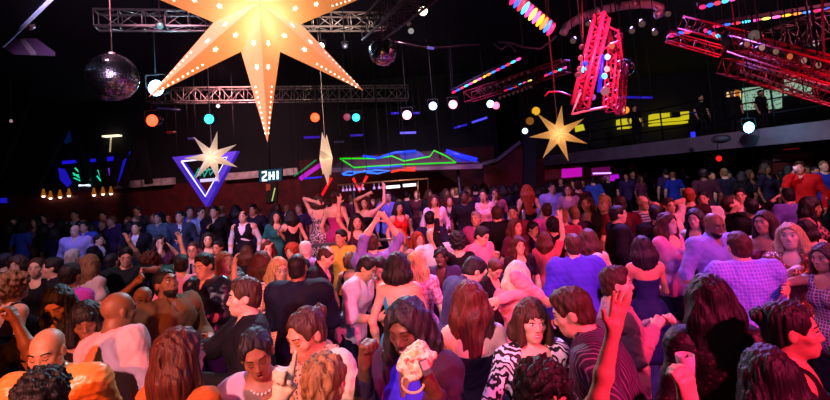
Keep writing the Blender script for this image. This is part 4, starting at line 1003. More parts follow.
lamp('dim amber box lamp left of the right star', 530, 121, 4, '#a06018', 8, .7)
lamp('small orange oval lamp on the mezzanine bar ceiling', 626, 110, 3.6, '#e89018', 16, 1.4)
lamp('large chrome scoop lamp at the joint of the red trusses', 754.5, 35.5, 5.5, '#888078', 5.6, .35, tw=(-.4, -1, -.2))
lamp('matte black spotlight hanging on the red truss joint', 726, 42, 5, '#302c30', 5.9, .1, tw=(-1, -.4, -.4))
for i, (x, y, c, es) in enumerate(((747, 44, '#c07068', .5), (762, 47.5, '#d09890', .6), (776, 51.5, '#b08878', .45), (790, 56.5, '#e06830', .8), (804, 60.5, '#d09088', .55), (818.5, 65, '#c88070', .5))):
    lamp('round lamp clipped to the bright red truss, '+['the first from the scoop lamp', 'second from the scoop lamp', 'third from the scoop lamp', 'the orange one', 'next after the orange one', 'closest to the frame edge'][i], x, y, 3.2, c, 5.4-i*.12, es, group='lamps on the bright red truss')
for i, (x, y, c, es, lab) in enumerate(((582, 47, '#c03048', .4, 'topmost crimson globe on the tower side'), (581, 58, '#ff4070', .8, 'upper pink globe of the tower side pair'), (585, 63.5, '#3c50ff', 1.6, 'blue globe close to the tower side pair'), (580, 69, '#ff4070', .8, 'lower pink globe of the tower side pair'), (583.5, 69.5, '#60c8ff', 2.2, 'bright sky blue globe on the tower'), (578, 75, '#c04060', .5, 'lowest crimson globe on the tower side'), (607.5, 57, '#a0b0ff', 2.5, 'upper bluish white globe within the tower'), (612, 46, '#ff7040', .8, 'orange globe near the tower top'), (607, 69, '#ffb0b0', 1.5, 'peach white globe within the tower'), (604.5, 76, '#60c0ff', 2.4, 'lower bluish globe within the tower'), (605, 91, '#e08090', .6, 'large faded pink globe within the tower'), (593, 97, '#c050d0', .9, 'violet globe at the tower foot'))):
    lamp(lab, x, y, 3.1 if i != 10 else 4.6, c, 5.0, es, can=0, group='globe lamps on the hanging tower')
tag(MB().tube(P_([(603, 55), (599, 92)], 5.05), .02, 6).build('led_tube', mat('violet_led', '#101010', .4, emit='#4020ff', es=1.3)), 'violet blue light tube running inside the hanging tower', 'light')
for x, y, r_, lab in ((632, 31, 3, 'dull moving-head lamp under the middle of the duct ring'), (642, 24, 3.4, 'dull moving-head lamp at the duct ring bend'), (655, 33, 3, 'dull spotlight dangling below the duct ring end'), (573, 41, 3, 'dull spotlight beside the tangled cables'), (588, 24, 2.6, 'dull spotlight under the rising part of the duct ring'), (668, 14, 3, 'dull spotlight right of the duct ring')): lamp(lab, x, y, r_, '#a08078', 6.0, .22, tw=(-.5, -.8, -.6))
# rows of tiny lamps on the dark trusses
for r_, (x0, y0, x1, y1, n, lab) in enumerate(((478, 92, 528, 72, 9, 'upper row of tiny dull lamps by the far thin light strip'), (500, 98, 531, 87, 8, 'lower short row of tiny dull lamps over the far stage lamps'), (746, 64, 826, 88, 14, 'upper row of small rosy lamps under the lamp truss'), (742, 72, 812, 97, 12, 'lower row of small rosy lamps over the mint wall panels'))):
    Y0, Y1 = (8.6, 8.6) if r_ < 2 else (6.0, 5.2); R = .026 if r_ < 2 else .022; p0, p1 = at(x0, y0, Y0), at(x1, y1, Y1)
    e = thing('lamp_bar', lab, 'lamp bar', (p0+p1)/2, 'bars of tiny lamps')
    part(e, 'bar', MB().tube([p0+Vector((0, R, R)), p1+Vector((0, R, R))], .014, 6), dred)
    for q in (.1, .9): c = p0.lerp(p1, q); part(e, 'hanger', MB().tube([c, Vector((c.x, c.y+.01, 6.2))], .006, 5), dark)
    for i in range(n): part(e, 'lamp_bulb', MB().ell(p0.lerp(p1, i/(n-1)), (R,)*3, None, 0, 8), mat('tiny_lamp_%d' % (r_ // 2), '#684048', .3, emit='#a06868', es=.10))
# blue light lines in the dark ceiling
for i, (a, b, lab, c, es) in enumerate((([(391, 113.5), (399, 113)], 0, 'violet light line left of the pinkish white lamp', '#3018d0', 1), ([(413, 113), (420, 113)], 0, 'short violet light line right of the pinkish white lamp', '#4028d0', .8), ([(400, 133), (416, 132.5)], 0, 'bright lavender light line below the pinkish white lamp', '#7060ff', 1.4), ([(350, 135.5), (363, 135)], 0, 'purple light line under the cyan lamp', '#3820b0', .9), ([(454, 128), (467, 124.5)], 0, 'dim blue slanted light line on the dark ceiling', '#2418c0', .9), ([(472, 122.5), (487, 117.5)], 0, 'bright blue slanted light line on the dark ceiling', '#5048ff', 1.3), ([(304, 137.5), (320, 137)], 0, 'purple light line left of the edge-on star', '#3c18b8', 1.1), ([(188, 138.5), (196, 138.5)], 0, 'faint violet light line above the triangle sign', '#503878', .6), ([(334, 142), (344, 141.5)], 0, 'faint grey-violet light line right of the edge-on star', '#403050', .5), ([(618, 97), (640, 97.5)], 0, 'blue light line above the mezzanine bar', '#2018b0', .9), ([(641, 97.5), (652, 97.5)], 0, 'short blue light line beyond the longer one above the mezzanine bar', '#2818c0', .9), ([(427, 47.5), (434, 48.5)], 0, 'tiny violet light line on the sagging cable', '#7060c0', 1.0), ([(157, 108), (180, 110)], 0, 'dim purple tray light by the far truss', '#302050', .5), ([(167, 132.5), (176, 132)], 0, 'short red light line above the triangle sign', '#801018', .6))):
    neon(lab, [P_(a, 13.5 if a[0][1] > 60 else 7)], c, es, .03 if a[0][1] > 60 else .02, 'light', 'light_line', 'light lines on the dark ceiling')
# vent panel
e = thing('ceiling_vent', 'purple-lit parallelogram vent panel under the dark bulkhead', 'vent', at(28, 48, 6))
part(e, 'panel', MB().slab(P_([(2, 47), (8, 41), (36, 42), (55, 56), (14, 54.5)], 6), (0, .2, 1), .05), mat('vent_purple', '#8a6498', .6))
part(e, 'slat', MB().slab(P_([(21, 41.5), (25, 41.5), (36, 55), (31, 55)], 5.97), (0, .2, 1), .03), mat('vent_pale', '#d0c0d0', .6))

# mirror balls
def ball(label, px, py, rp, Y, parts_=1):
    p = at(px, py, Y); R = rp/480*Y; e = thing('mirror_ball', label, 'mirror ball', p, 'mirror balls')
    vs = []; fs = []; mi = []; rg = random.Random(int(px)); nl = 26 if rp > 15 else 16
    for i in range(nl):
        a0, a1 = math.pi*i/nl, math.pi*(i+1)/nl; am = (a0+a1)/2; n = max(4, int(2*nl*math.sin(am)))
        for j in range(n):
            b0, b1 = 2*math.pi*j/n, 2*math.pi*(j+.9)/n; q = []
            jt = (rg.uniform(-.05, .05), rg.uniform(-.05, .05))
            c0 = Vector((math.sin(am)*math.cos((b0+b1)/2), math.sin(am)*math.sin((b0+b1)/2), math.cos(am)))
            nn = (c0+Vector((jt[0], jt[1], jt[0]-jt[1]))).normalized(); uu = nn.cross(Vector((0, 0, 1))).normalized(); vv = nn.cross(uu); h = R*math.pi/nl*.45; wv_ = R*math.sin(am)*math.pi/n*.9
            b = len(vs); vs += [p+c0*R+uu*sx*wv_+vv*sy*h for sx, sy in ((-1, -1), (1, -1), (1, 1), (-1, 1))]; fs.append((b, b+1, b+2, b+3)); mi.append(0)
    me = bpy.data.meshes.new('mirror_tiles'); me.from_pydata(vs, [], fs); me.update()
    o = link_mesh('mirror_tiles', me, mat('mirror', '#f0ecf4', .22, metal=1.0), e); o.matrix_parent_inverse = Matrix.Translation(-e.location)
    part(e, 'core', MB().ell(p, (R*.985,)*3, None, 0, 20), mat('ball_core', '#0c0a0e', .5))
    part(e, 'cap', MB().lathe([(R*.15, R*.97), (R*.12, R*1.08), (.01, R*1.1)], Matrix.Translation(p), 12), alu)
    part(e, 'cord', MB().tube([p+Vector((0, 0, R*1.05)), Vector((p.x, p.y, 6.2))], .008, 6), mat('cord_rust', '#5a3830', .6))
ball('large mirror ball hanging at the upper left, beside the blue-white lamp', 112.5, 77.5, 24, 5.6)
ball('dark mirror ball under the steep truss', 383, 52, 14, 6.2)
ball('small half-hidden mirror ball under the bulkhead edge', 29, 25, 5.5, 5.5)
ball('clear-looking mirror ball tucked behind the hanging tower', 625, 68, 9, 6.2)

# star lanterns
def star_lantern(label, px, py, Y, Rt, rot, yaw, power, holes, pitch=0, tint='cream'):
    p = at(px, py, Y); e = thing('star_lantern', label, 'star lantern', p, 'paper star lanterns')
    R3 = (Matrix.Rotation(rad(yaw), 3, 'Z') @ Matrix.Rotation(rad(pitch), 3, 'X')); mb = MB(); n = 7; ri = Rt*.33; dp = Rt*.24
    def pt(r, a, y): return p+R3 @ Vector((r*math.sin(a), y, -r*math.cos(a)))
    rt_in = [rad(rot)+2*math.pi*i/n for i in range(n)]
    for side in (-1, 1):
        for i in range(n):
            a = rt_in[i]; v0 = pt(ri, a-math.pi/n, 0); v1 = pt(ri, a+math.pi/n, 0); tip = pt(Rt, a, 0)
            # arm: ridge from the raised centre to the tip, split into a fine strip
            c = pt(0, 0, side*dp)
            f = [(0, 1, 2), (0, 2, 3)] if side < 0 else [(0, 2, 1), (0, 3, 2)]
            mb.add([c, v0, tip, v1], f, 0)
    key = 'lantern_paper_'+tint; m = _M.get(key)
    if not m:
        c_, e_, es_ = {'gold': ('#fbd09c', '#ffa954', .50), 'cream': ('#f4e4cc', '#ffdcb4', .55), 'honey': ('#f4d498', '#ffc46c', .55)}[tint]
        m = mat(key, c_, .8); b = m.node_tree.nodes['Principled BSDF']; tr = nd(m, 'ShaderNodeBsdfTranslucent'); tr.inputs['Color'].default_value = (*hexc(c_), 1)
        mx = nd(m, 'ShaderNodeMixShader'); mx.inputs[0].default_value = .6; out = m.node_tree.nodes['Material Output']
        ln(m, b.outputs[0], mx.inputs[1]); ln(m, tr.outputs[0], mx.inputs[2]); ln(m, mx.outputs[0], out.inputs['Surface'])
        b.inputs['Emission Color'].default_value = (*hexc(e_), 1); b.inputs['Emission Strength'].default_value = es_
    part(e, 'paper_shell', mb, m)
    if holes:
        hb = MB()
        def mark(a, r, across, size, star):
            # on the front faces only: barycentric point on the arm's face
            sgn = 1 if across > 0 else -1; tipv = pt(Rt, a, 0); vv = pt(ri, a+sgn*math.pi/n, 0); c = pt(0, 0, -dp)
            rid = c.lerp(tipv, r); edge = vv.lerp(tipv, max(0, (r-.0))) if r > 0 else vv
            q = rid.lerp(edge, abs(across)); nn = (tipv-c).cross(vv-c).normalized()
            if nn.dot(R3 @ Vector((0, -1, 0))) < 0: nn = -nn
            u = (tipv-c).normalized(); w_ = nn.cross(u); k = 10 if star else 6
            hb.slab([q+nn*.0015+(u*math.cos(t*2*math.pi/k)+w_*math.sin(t*2*math.pi/k))*size*(1 if (not star or t % 2 == 0) else .45) for t in range(k)], nn, .001)
        for a in rt_in:
            for sg in (-1, 1):
                for r in (.16, .36): mark(a, r, sg*.42, Rt*.024, True)
                for q_ in range(10): mark(a, .46+q_*.05, sg*.74, Rt*.0075, False)
        part(e, 'cut_out', hb, mat('cutout_glow', '#ffffff', .5, emit='#fff4e0', es=3))
    ld = bpy.data.lights.new('bulb_light', 'POINT'); ld.energy = power; ld.color = (1, .84, .62); ld.shadow_soft_size = Rt*.07
    lo = bpy.data.objects.new('bulb_light', ld); COL.objects.link(lo); lo.location = p; lo.parent = e; lo.matrix_parent_inverse = Matrix.Translation(-e.location)
    top = p+Vector((0, 0, Rt*.28)); part(e, 'cord', MB().tube([top, Vector((p.x, p.y, 6.2))], .006, 6), mat('white_cord', '#c8b8b0', .6))
star_lantern('huge glowing yellow paper star lantern cut by the top edge', 258, 14, 2.5, .69, 1, 20, 3.2, True, tint='gold')
star_lantern('small cream paper star lantern before the violet triangle', 212, 157, 9, .50, 12, 10, 1.0, False)
star_lantern('small golden paper star lantern below the hanging tower', 558.5, 134, 8.6, .52, 14, -8, 1.2, False, tint='honey')
star_lantern('narrow paper star lantern seen edge-on over the canopy', 326, 158, 9, .52, 0, 90, 1.0, False)
# ------------------------------------------------------------------ the crowd, nearest first
TR = 'trousers'; SK = 'skirt'
P = person
BLK = '#0d0c10'
# --- closest row
P(44, 398, 50, 172, 'person with black curly pinned-up hair seen from behind, below the shaven man in orange', g='f', hair='curly', hc='black', top=('dress', BLK), sk='b')
P(47, 352, 41, 12, 'shaven-headed man looking down in an orange satin shirt with pale collar', hair='bald', sk='t', hp=12, closed=1, top=('shirt', 'satin:#ffa050'), fat=1.2, inner='#cfd4e0')
P(86, 321, 37, 28, 'woman with short black bob, bare throat and black one-shoulder top, beside the pink-shirted back', g='f', sk='b', hair='bob', hc='black', fringe=1, hp=14, hr=-8, top=('oneshoulder', BLK), fat=1.1, arms=('d', 'b'), closed=1)
P(119, 311, 36, 156, 'bald man in a pale pink shirt seen from behind, leaning forward', hair='bald', sk='b', top=('shirt', '#e6b4c4'), fat=1.15, lean=14, side=12, sl=.4, arms=('b', 'd'), hy=-10)
P(181, 356, 50, 158, 'woman with long straight auburn hair seen from behind in an orange top', g='f', hair='vlong', hc='auburn', top=('tee', '#c8602c'), hy=-20)
P(257, 354, 45, 14, 'laughing woman with slicked-back black hair, pearl necklace and pale pink blouse', g='f', sk='b', hair='bun', hc='black', hp=20, hr=-10, closed=1, open=1, top=('blouse', '#e8b4bc'), beads=1, fat=1.1)
P(306, 334, 46, -38, 'woman with dark tied-back hair, leopard scarf and pale green cardigan looking down', g='f', sk='t', hair='bun', hc='brown', hp=18, side=-16, closed=1, top=('cardigan', '#b8c4a4'), inner='#c8b8a0', scarf='leopard:#b08868:#2c1812', fat=1.08)
P(326, 384, 54, 140, 'woman with messy light brown hair seen from behind, below the leopard scarf', g='f', hair='messy', hc='dblonde', hy=25, top=('tank', '#2a1a18'), res=1)
P(407, 328, 50, -26, 'woman with big black wavy hair, royal blue dress and plum cardigan, clutching a gold purse', g='f', sk='d', hair='wavy', hc='black', hp=14, smile=1, closed=1, top=('cardigan', '#341c34'), inner='#3024c8', ideep=.12, fat=1.2, sl=.7,
  arms=((365, 364, -.24, 'fist', (-.4, -.1, -2), (1, 0, 0), (0, 0, .8)), (430, 384, -.40, 'grip', (.6, .1, -2), (-1, -.1, 0), (-.2, -.2, 1.2), -1)), bot=(SK, '#2c22b0'))
P(470, 301, 36, 176, 'woman with long wavy auburn hair seen from behind in a strapless black dress', g='f', hair='wavy', hc='auburn', top=('bdress', '#1c1020'), arms=('d', 'b'))
P(532, 321, 39, 8, 'woman with dark fringed bob and black-and-white zebra print blouse', g='f', hair='bob', hc='brown', fringe=1, smile=1, top=('blouse', 'zebra:#e8e0e8:#120c14'), hr=6, fat=1.1)
P(545, 398, 60, 24, 'person with black curly hair low in the frame, arm raised across the striped shirt', g='f', sk='t', hair='curly', hc='black', hp=10, top=('tank', BLK), arms=('d', (613, 333, -.05, 'spread', (-.5, -.2, -1), (-.2, -1, .1))))
P(572, 312, 45, -112, 'brown-haired man in purple pinstriped shirt, leaning left in profile with his back turned', hair='short', hc='brown', top=('shirt', 'stripe:#33193a:#86608e'), hp=8, lean=22, fat=1.25, arms=('b', 'd'))
P(617, 284, 33, 74, 'balding man in mauve shirt seen in right-facing profile, forearms raised in front', hair='short', hc='brown', top=('shirt', '#a87484'), fat=1.05, arms=((655, 328, -.02, 'fist'), (661, 322, .12, 'fist')))
P(708, 300, 50, 168, 'woman with very long straight black hair seen from behind in black lace sleeves', g='f', hair='vlong', hc='black', top=('ldress', 'lace:#5c2034:#0c0608'), fat=1.15, hy=10)
P(792, 330, 48, 58, 'dark-haired woman in black with swept-back hair, face turned in profile to the frame edge', g='f', sk='t', hair='bun', hc='black', top=('tank', BLK), smile=1)
P(768, 378, 56, 170, 'woman with smooth dark hair low in the frame, in front of the profile in black', g='f', hair='lob', hc='black', top=('tank', BLK))
# two people whose hands reach into the picture from below it
P(262, 449, 62, 176, 'person below the picture edge raising one pointing finger', top=('tee', '#8090a0'), sk='l', arms=('d', (281, 398, -.12, 'point', (1, .2, -.9), (0, 1, 0), (0, 0, 2.5))), hair='short')
P(716, 446, 60, 178, 'person below the picture edge holding up a clear drinking glass', top=('tee', BLK), sk='l', arms=('d', (690, 392, -.26, 'grip', (-1, .2, -.9), (.3, -1, 0), (0, 0, 1.2))), hair='short')
P(-18, 326, 35, 70, 'person mostly outside the left edge holding a small glass aloft', top=('tee', BLK), sk='b', arms=('d', (16, 322, .05, 'grip', (0, -1, -.6), (-.3, .8, 0), (0, 0, .5))), hair='short')

# --- second row, left
P(58, 303, 40, 8, 'woman with long black hair over her bowed face before the purple top', g='f', sk='t', hair='long', hc='black', hp=34, closed=1, top=('tank', BLK))
P(15, 287, 30, 150, 'woman with curly dark blonde hair at the left edge, seen from behind', g='f', hair='curly', hc='dblonde', top=('tank', '#1a0c10'))
P(71, 276, 26, 176, 'person with short black hair seen from behind in a vivid purple top', g='f', hair='short', hc='black', sk='t', top=('tee', '#b040c0'), fat=1.1)
P(73, 258, 17, 170, 'grey-haired person behind the purple top', hair='short', hc='grey', top=('shirt', '#7868a0'))
P(17, 266, 18, 10, 'curly-haired woman in a coral wrap at the left edge', g='f', hair='curly', hc='brown', top=('blouse', '#c87868'))
P(36, 268, 19, 20, 'woman with brown hair tied back and black scoop top, smiling', g='f', hair='bun', hc='brown', top=('tee', BLK), smile=1)
P(52, 268, 20, -55, 'dark-haired man in dark jacket and white collar facing the coral wrap', hair='short', top=('blazer', '#16141c'), inner='#d8d4dc')
P(91, 265, 20, 160, 'woman with long light brown hair and white shoulders seen from behind', g='f', hair='long', hc='dblonde', top=('tee', '#d8c8cc'))
P(126, 257, 20, 30, 'man in black cap with both arms stretched to the side', hair='short', top=('tee', '#14242a'), arms=('d', (146, 270, -.25, 'relax')), hp=15)
P(151, 262, 19, -20, 'auburn curly-haired person bending over in teal top with both arms flung up', g='f', hair='curly', hc='auburn', hp=30, lean=25, top=('tee', '#1f6a64'), arms=((129, 241, -.1), (181, 243, .1)))
P(142, 299, 23, -6, 'boyish bald man in glasses with white collar raising a clenched fist', hair='bald', sk='b', specs=1, top=('tee', '#6a241c'), fat=.82, arms=((135, 283, -.06, 'fist', (-.6, -.2, -.8)), 'd'), smile=1)
P(166, 284, 32, 62, 'black-haired bearded man in olive brown shirt gazing upward', hair='crop', hc='black', sk='b', beard=1, hp=-18, top=('shirt', '#6e5236'), fat=1.2, arms=('d', 'b'))
P(181, 265, 20, -150, 'dark-haired man in bright pink shirt with his back turned', hair='short', top=('shirt', '#e088b0'), lean=8)
P(193, 250, 16, 8, 'man in glasses wearing a white shirt and dark striped tie', hair='crop', hc='brown', specs=1, top=('shirt', '#c8b8c4'), tie='#1c1c34')
P(204, 266, 25, -18, 'smiling black-haired man in dark navy open-collar shirt and jeans', hair='short', smile=1, hp=8, top=('shirt', 'satin:#1c2434'), bot=(TR, '#2c3c6a'), fat=1.05, arms=('d', 'b'))
P(225, 263, 21, 48, 'woman with light brown hair in black top looking up', g='f', hair='long', hc='dblonde', hp=-12, top=('tee', 'print:#0c0c10:#8a8a94'), arms=('f', 'd'))
P(236, 276, 17, 176, 'small dark-haired woman from behind in black, beside the looking-up woman', g='f', hair='bob', top=('tank', BLK))
P(244, 297, 35, -66, 'man with swept brown hair in a black blazer, in profile', hair='short', hc='brown', sk='l', top=('blazer', '#0c0d14'), inner='#1c2240', fat=1.12, arms=('o', 'b'), smile=1)
P(262, 262, 21, 165, 'woman with long dark red hair in a black-and-white striped top', g='f', hair='long', hc='auburn', top=('tee', 'hstripe:#e4dce4:#141018'), arms=('d', 'c'))
P(279, 270, 23, 40, 'blonde woman with wavy bob in orange and white plaid blouse', g='f', hair='bob', hc='blonde', top=('blouse', 'plaid:#d87858:#f0d8c8'), hp=8)
P(298, 268, 27, 174, 'man with cropped black hair seen from behind in a broad navy jacket', hair='buzz', hc='black', sk='b', top=('blazer', '#10162a'), fat=1.3, arms=('b', 'b'))
P(268, 249, 15, 20, 'woman with dark red hair and bare arms raised to her head', g='f', hair='long', hc='auburn', top=('tank', BLK), arms=('f', 'd'))
P(292, 252, 16, -20, 'pale woman with curly copper red hair', g='f', hair='curly', hc='red', top=('tee', '#40202c'))
P(306, 249, 17, 165, 'white-haired man in lavender shirt seen from behind', hair='thin', hc='white', top=('shirt', '#a890d8'))
P(326, 257, 20, 78, 'balding man bowing his head in black suit with pink shirt', hair='thin', hc='brown', hp=26, lean=10, top=('blazer', '#100c14'), inner='#c87888')
P(341, 238, 16, -30, 'smiling dark-haired man in bright yellow shirt', hair='short', top=('shirt', '#e8b040'), smile=1, sk='t')
P(367, 268, 22, 70, 'dark-haired man in white shirt with rolled sleeves bending right', hair='short', hp=22, lean=18, top=('shirt', '#e4dcec'), sl=.35, bot=(TR, '#161a34'), arms=((378, 318, -.15, 'relax'), (384, 322, .05, 'relax')), fat=1.05)
P(351, 262, 17, 170, 'woman with light brown curls behind the bending white shirt', g='f', hair='curly', hc='dblonde', top=('tank', '#301828'))
P(372, 244, 18, -165, 'man in lavender shirt throwing both arms up', hair='short', hc='brown', top=('shirt', '#7a68b8'), sl=.45, arms=((388, 222, -.02), (381, 207, .0)), fat=1.15, lean=6)
P(380, 268, 21, -10, 'person in black standing between the white shirt and the turquoise dress', g='f', hair='short', top=('ldress', BLK), hp=30)
P(398, 266, 26, 168, 'woman with blue-black bob in a turquoise halter dress seen from behind', g='f', hair='bob', hc='black', top=('halter', '#38a8c8'), arms=('b', 'd'))
P(417, 263, 22, 165, 'woman with long sunlit blonde hair in pink floral top seen from behind', g='f', hair='long', hc='blonde', top=('tee', 'print:#c85878:#f0a0b8'))
P(399, 237, 15, 12, 'strawberry blonde woman in cream top with bare arm stretched out', g='f', hair='lob', hc='blonde', top=('tank', '#e0b8a8'), arms=((377, 246, -.3, 'relax'), 'd'))
P(418, 240, 15, 35, 'redhead in a pale peach top beside the man in white and blue', g='f', hair='lob', hc='red', top=('tee', '#e8c0b0'))
P(433, 236, 17, 15, 'pale bald man in light blue shirt tilting his head back', hair='thin', hc='white', hp=-14, top=('shirt', '#cfe0f0'), fat=1.15)
P(441, 258, 19, -14, 'smiling dark-skinned man with black braids in purple suit', hair='updo', hc='black', sk='d', smile=1, top=('blazer', '#3a2a5a'))
P(458, 242, 20, 175, 'person with bushy dark hair in black seen from behind, arm lifted', g='f', hair='curly', hc='black', top=('ldress', BLK), arms=('d', 'u'))
P(482, 236, 18, 46, 'dark-haired man in pink shirt looking down with sleeves rolled', hair='short', hp=24, top=('shirt', '#e08098'), sl=.2, arms=('b', 'c'), fat=1.1)
P(474, 271, 26, 110, 'dark-haired man in violet-blue suit jacket bowing to the right', hair='short', hp=30, lean=20, top=('blazer', '#3c3466'), fat=1.2, arms=('b', 'b'), sk='l')
P(495, 269, 19, 30, 'auburn-haired woman bowing in a black jacket beside the violet suit', g='f', hair='short', hc='auburn', hp=36, top=('blazer', BLK))
P(518, 276, 26, 150, 'platinum blonde clasped by pink sleeves, arms raised around her head', g='f', hair='lob', hc='platinum', top=('shirt', '#e890a4'), hp=18, arms=((540, 296, -.2, 'relax', (1, 0, .3)), (500, 300, -.2, 'relax', (-1, 0, .3))))
P(573, 246, 22, 176, 'greying man in bright violet dress shirt seen from behind', hair='short', hc='brown', top=('shirt', '#4030cc'), fat=1.25)
P(545, 240, 15, 150, 'woman with red-lit hair in a rose top behind the violet shirt', g='f', hair='lob', hc='auburn', top=('tee', '#c85060'), arms=('u', 'd'))
P(599, 262, 15, 100, 'bald man with pink-lit scalp beside the violet shirt', hair='bald', top=('tee', '#401828'))
P(642, 248, 22, 172, 'dark-haired woman in navy slip dress with bare arms, seen from behind', g='f', hair='lob', hc='black', sk='t', fat=.88, top=('bdress', '#1c1c50'), arms=('b', 'b'))
P(618, 215, 23, 82, 'dark-haired man in black suit seen in profile, facing right', hair='short', top=('blazer', '#120e16'), fat=1.25, inner='#a09098', sk='l')
P(643, 203, 15, 15, 'shaven man in glasses and a navy striped top', hair='bald', specs=1, top=('tee', 'hstripe:#2c3c5c:#a8b0c0'))
P(668, 224, 20, 30, 'woman with long auburn hair in pink wrap top, dancing with folded arms', g='f', hair='wavy', hc='auburn', top=('blouse', '#e088a4'), arms=('x', 'c'), bot=(SK, '#18202a'), fat=1.15)
P(669, 206, 16, 4, 'person clasping both hands behind the head, pale sleeves', g='f', hair='short', hc='brown', top=('tee', '#e8c8cc'), arms=('h', 'h'))
P(703, 199, 18, -35, 'dark-haired man in white shirt looking sideways, above the shaven man in lilac', hair='short', top=('shirt', '#e8dce0'), sk='l')
P(695, 219, 19, -48, 'dark-haired woman in sleeveless black dress facing the pink wrap top', g='f', hair='bob', hc='black', top=('dress', BLK))
P(714, 225, 25, 10, 'shaven dark-bearded man smiling down in lilac button shirt', hair='bald', sk='b', beard=1, smile=1, hp=14, top=('shirt', '#9486e0'), fat=1.15)
P(739, 247, 28, 172, 'brown-haired man in lavender gingham shirt seen from behind', hair='short', hc='brown', top=('shirt', 'plaid:#6a5ed0:#8a80e4'), fat=1.3, arms=('b', 'b'), lean=5)
P(731, 205, 17, 62, 'man in black suit throwing his head back, one arm reaching out', hair='short', hc='brown', hp=-26, top=('blazer', '#100c12'), arms=('d', (771, 203, -.1, 'spread', (.3, 0, -1))))
P(740, 196, 16, -30, 'short-haired person in white shirt laughing beside the reaching man', hair='short', top=('shirt', '#f0dce4'), smile=1)
P(751, 208, 17, 175, 'person with round dark hair seen from behind next to the reaching hand', hair='short', top=('tee', BLK))
P(764, 223, 23, -62, 'woman with long dark hair and bare orange-lit shoulder in left-facing profile', g='f', hair='long', hc='brown', top=('bdress', '#6a2438'), sk='t', hp=-8)
P(790, 237, 27, -44, 'blonde woman in brown sequined top lifting her chin', g='f', hair='long', hc='blonde', hp=-12, top=('tee', 'sequin:#5a3028:#a86850'), smile=1, arms=('c', 'd'))
P(811, 207, 23, 40, 'woman with black fringed hair in black floral top', g='f', hair='long', hc='black', fringe=1, hp=10, top=('tee', 'print:#100c10:#a05868'), sk='t')
P(824, 258, 26, -72, 'dark-haired woman at the right edge in grey checked top, one arm stretched out', g='f', hair='lob', hc='brown', top=('tank', 'plaid:#5a4450:#b898a0'), arms=((786, 288, -.1, 'relax'), 'd'), sk='t')
P(800, 168, 15, -50, 'man in bright red shirt drinking from a white cup', hair='short', hc='brown', top=('shirt', '#d01c24'), z0=.42, dep=9.35, arms=((793, 174, -.15, 'grip', (-.6, 0, -1)), 'd'), fat=1.15)
P(788, 196, 15, 170, 'man in blue-violet shirt in front of the drinking man', hair='short', top=('shirt', '#6454b0'))
P(806, 229, 17, 150, 'dark-haired woman from behind between blonde and fringed women', g='f', hair='bob', top=('tank', BLK))
P(604, 202, 16, -60, 'person with short dark blonde hair facing the heads in pink light', hair='short', hc='blonde', top=('tee', '#38303c'))
P(586, 203, 15, -25, 'woman with dark hair and rose top beyond the black suit', g='f', hair='lob', hc='brown', top=('tank', '#d07080'))
P(563, 217, 15, 168, 'pink-lit ginger head from behind, the one nearer the magenta shirt', hair='short', hc='blonde', top=('tee', '#b04058'))
P(574, 214, 15, 172, 'light-haired head from behind next to the ginger one', hair='short', hc='dblonde', top=('tee', '#30182c'))
P(547, 211, 15, 165, 'dark-haired man in glowing magenta shirt from behind', hair='short', hc='brown', top=('shirt', '#c858a8'))
P(553, 226, 16, 178, 'person with round black hair below the magenta shirt', g='f', hair='curly', hc='black', top=('tee', BLK))
P(533, 229, 14, 40, 'dark-haired man looking down in indigo jacket', hair='short', hp=14, top=('blazer', '#241c3c'))
P(516, 227, 16, 30, 'woman with long chestnut hair and rosy face near the stair rail', g='f', hair='long', hc='auburn', top=('tee', '#501830'))
P(519, 246, 17, 10, 'woman with red-brown hair and dark top below the chestnut-haired one', g='f', hair='wavy', hc='auburn', top=('tee', '#2c1020'))
P(513, 213, 14, -20, 'rosy-faced man in front of the stair rail', hair='crop', top=('tee', '#882c3c'))
P(588, 240, 20, 172, 'woman with long dark brown hair from behind and pink shoulders', g='f', hair='wavy', hc='brown', top=('tank', '#c84868'))
P(619, 198, 15, 172, 'red-lit cropped head from behind beyond the black suit', hair='crop', hc='brown', top=('tee', '#6c1c24'))
P(688, 187, 14, 150, 'copper-haired person beyond the white shirt', hair='short', hc='red', top=('tee', '#381418'))
P(655, 214, 17, 165, 'dark-haired man in black between navy stripes and pink wrap', hair='short', top=('shirt', BLK))
P(497, 214, 17, 172, 'tall dark-haired man in black jacket from behind by the rail', hair='short', hc='brown', top=('blazer', '#0e0a10'), fat=1.2)
P(476, 219, 13, -30, 'pink-haired-looking person turning beneath the rail', hair='short', hc='grey', top=('tee', '#b04878'))
P(430, 219, 14, 170, 'dark-haired person from behind in navy beneath the white-topped woman', hair='short', top=('tee', '#202448'))
P(357, 222, 14, 10, 'dark-haired woman with raised bare arm under the corset dancer', g='f', hair='lob', top=('tank', '#401c28'), arms=('u', 'd'))
P(305, 268, 16, 175, 'dark head showing over the navy suit shoulder', hair='short', top=('tee', BLK))
P(218, 248, 14, -10, 'dark-haired person in black beside the striped tie', hair='short', sk='t', top=('tee', BLK))
P(208, 240, 13, 20, 'woman with pale pink face and dark hair beneath the man with folded hands', g='f', hair='lob', top=('tee', '#583444'))
P(247, 253, 14, 172, 'person with wavy brown hair in black behind the looking-up woman', g='f', hair='lob', hc='brown', top=('ldress', BLK))
P(160, 243, 13, 30, 'dark-haired reveller in plum top with lifted hands', g='f', hair='lob', top=('tee', '#4a2038'), arms=('f', 's'))
P(112, 262, 16, 172, 'dark-haired person in charcoal from behind, beside the man in the cap', hair='short', top=('tee', '#18161c'))
P(6, 262, 17, 150, 'person in dark maroon at the far left edge', hair='short', top=('tee', '#2c1420'))

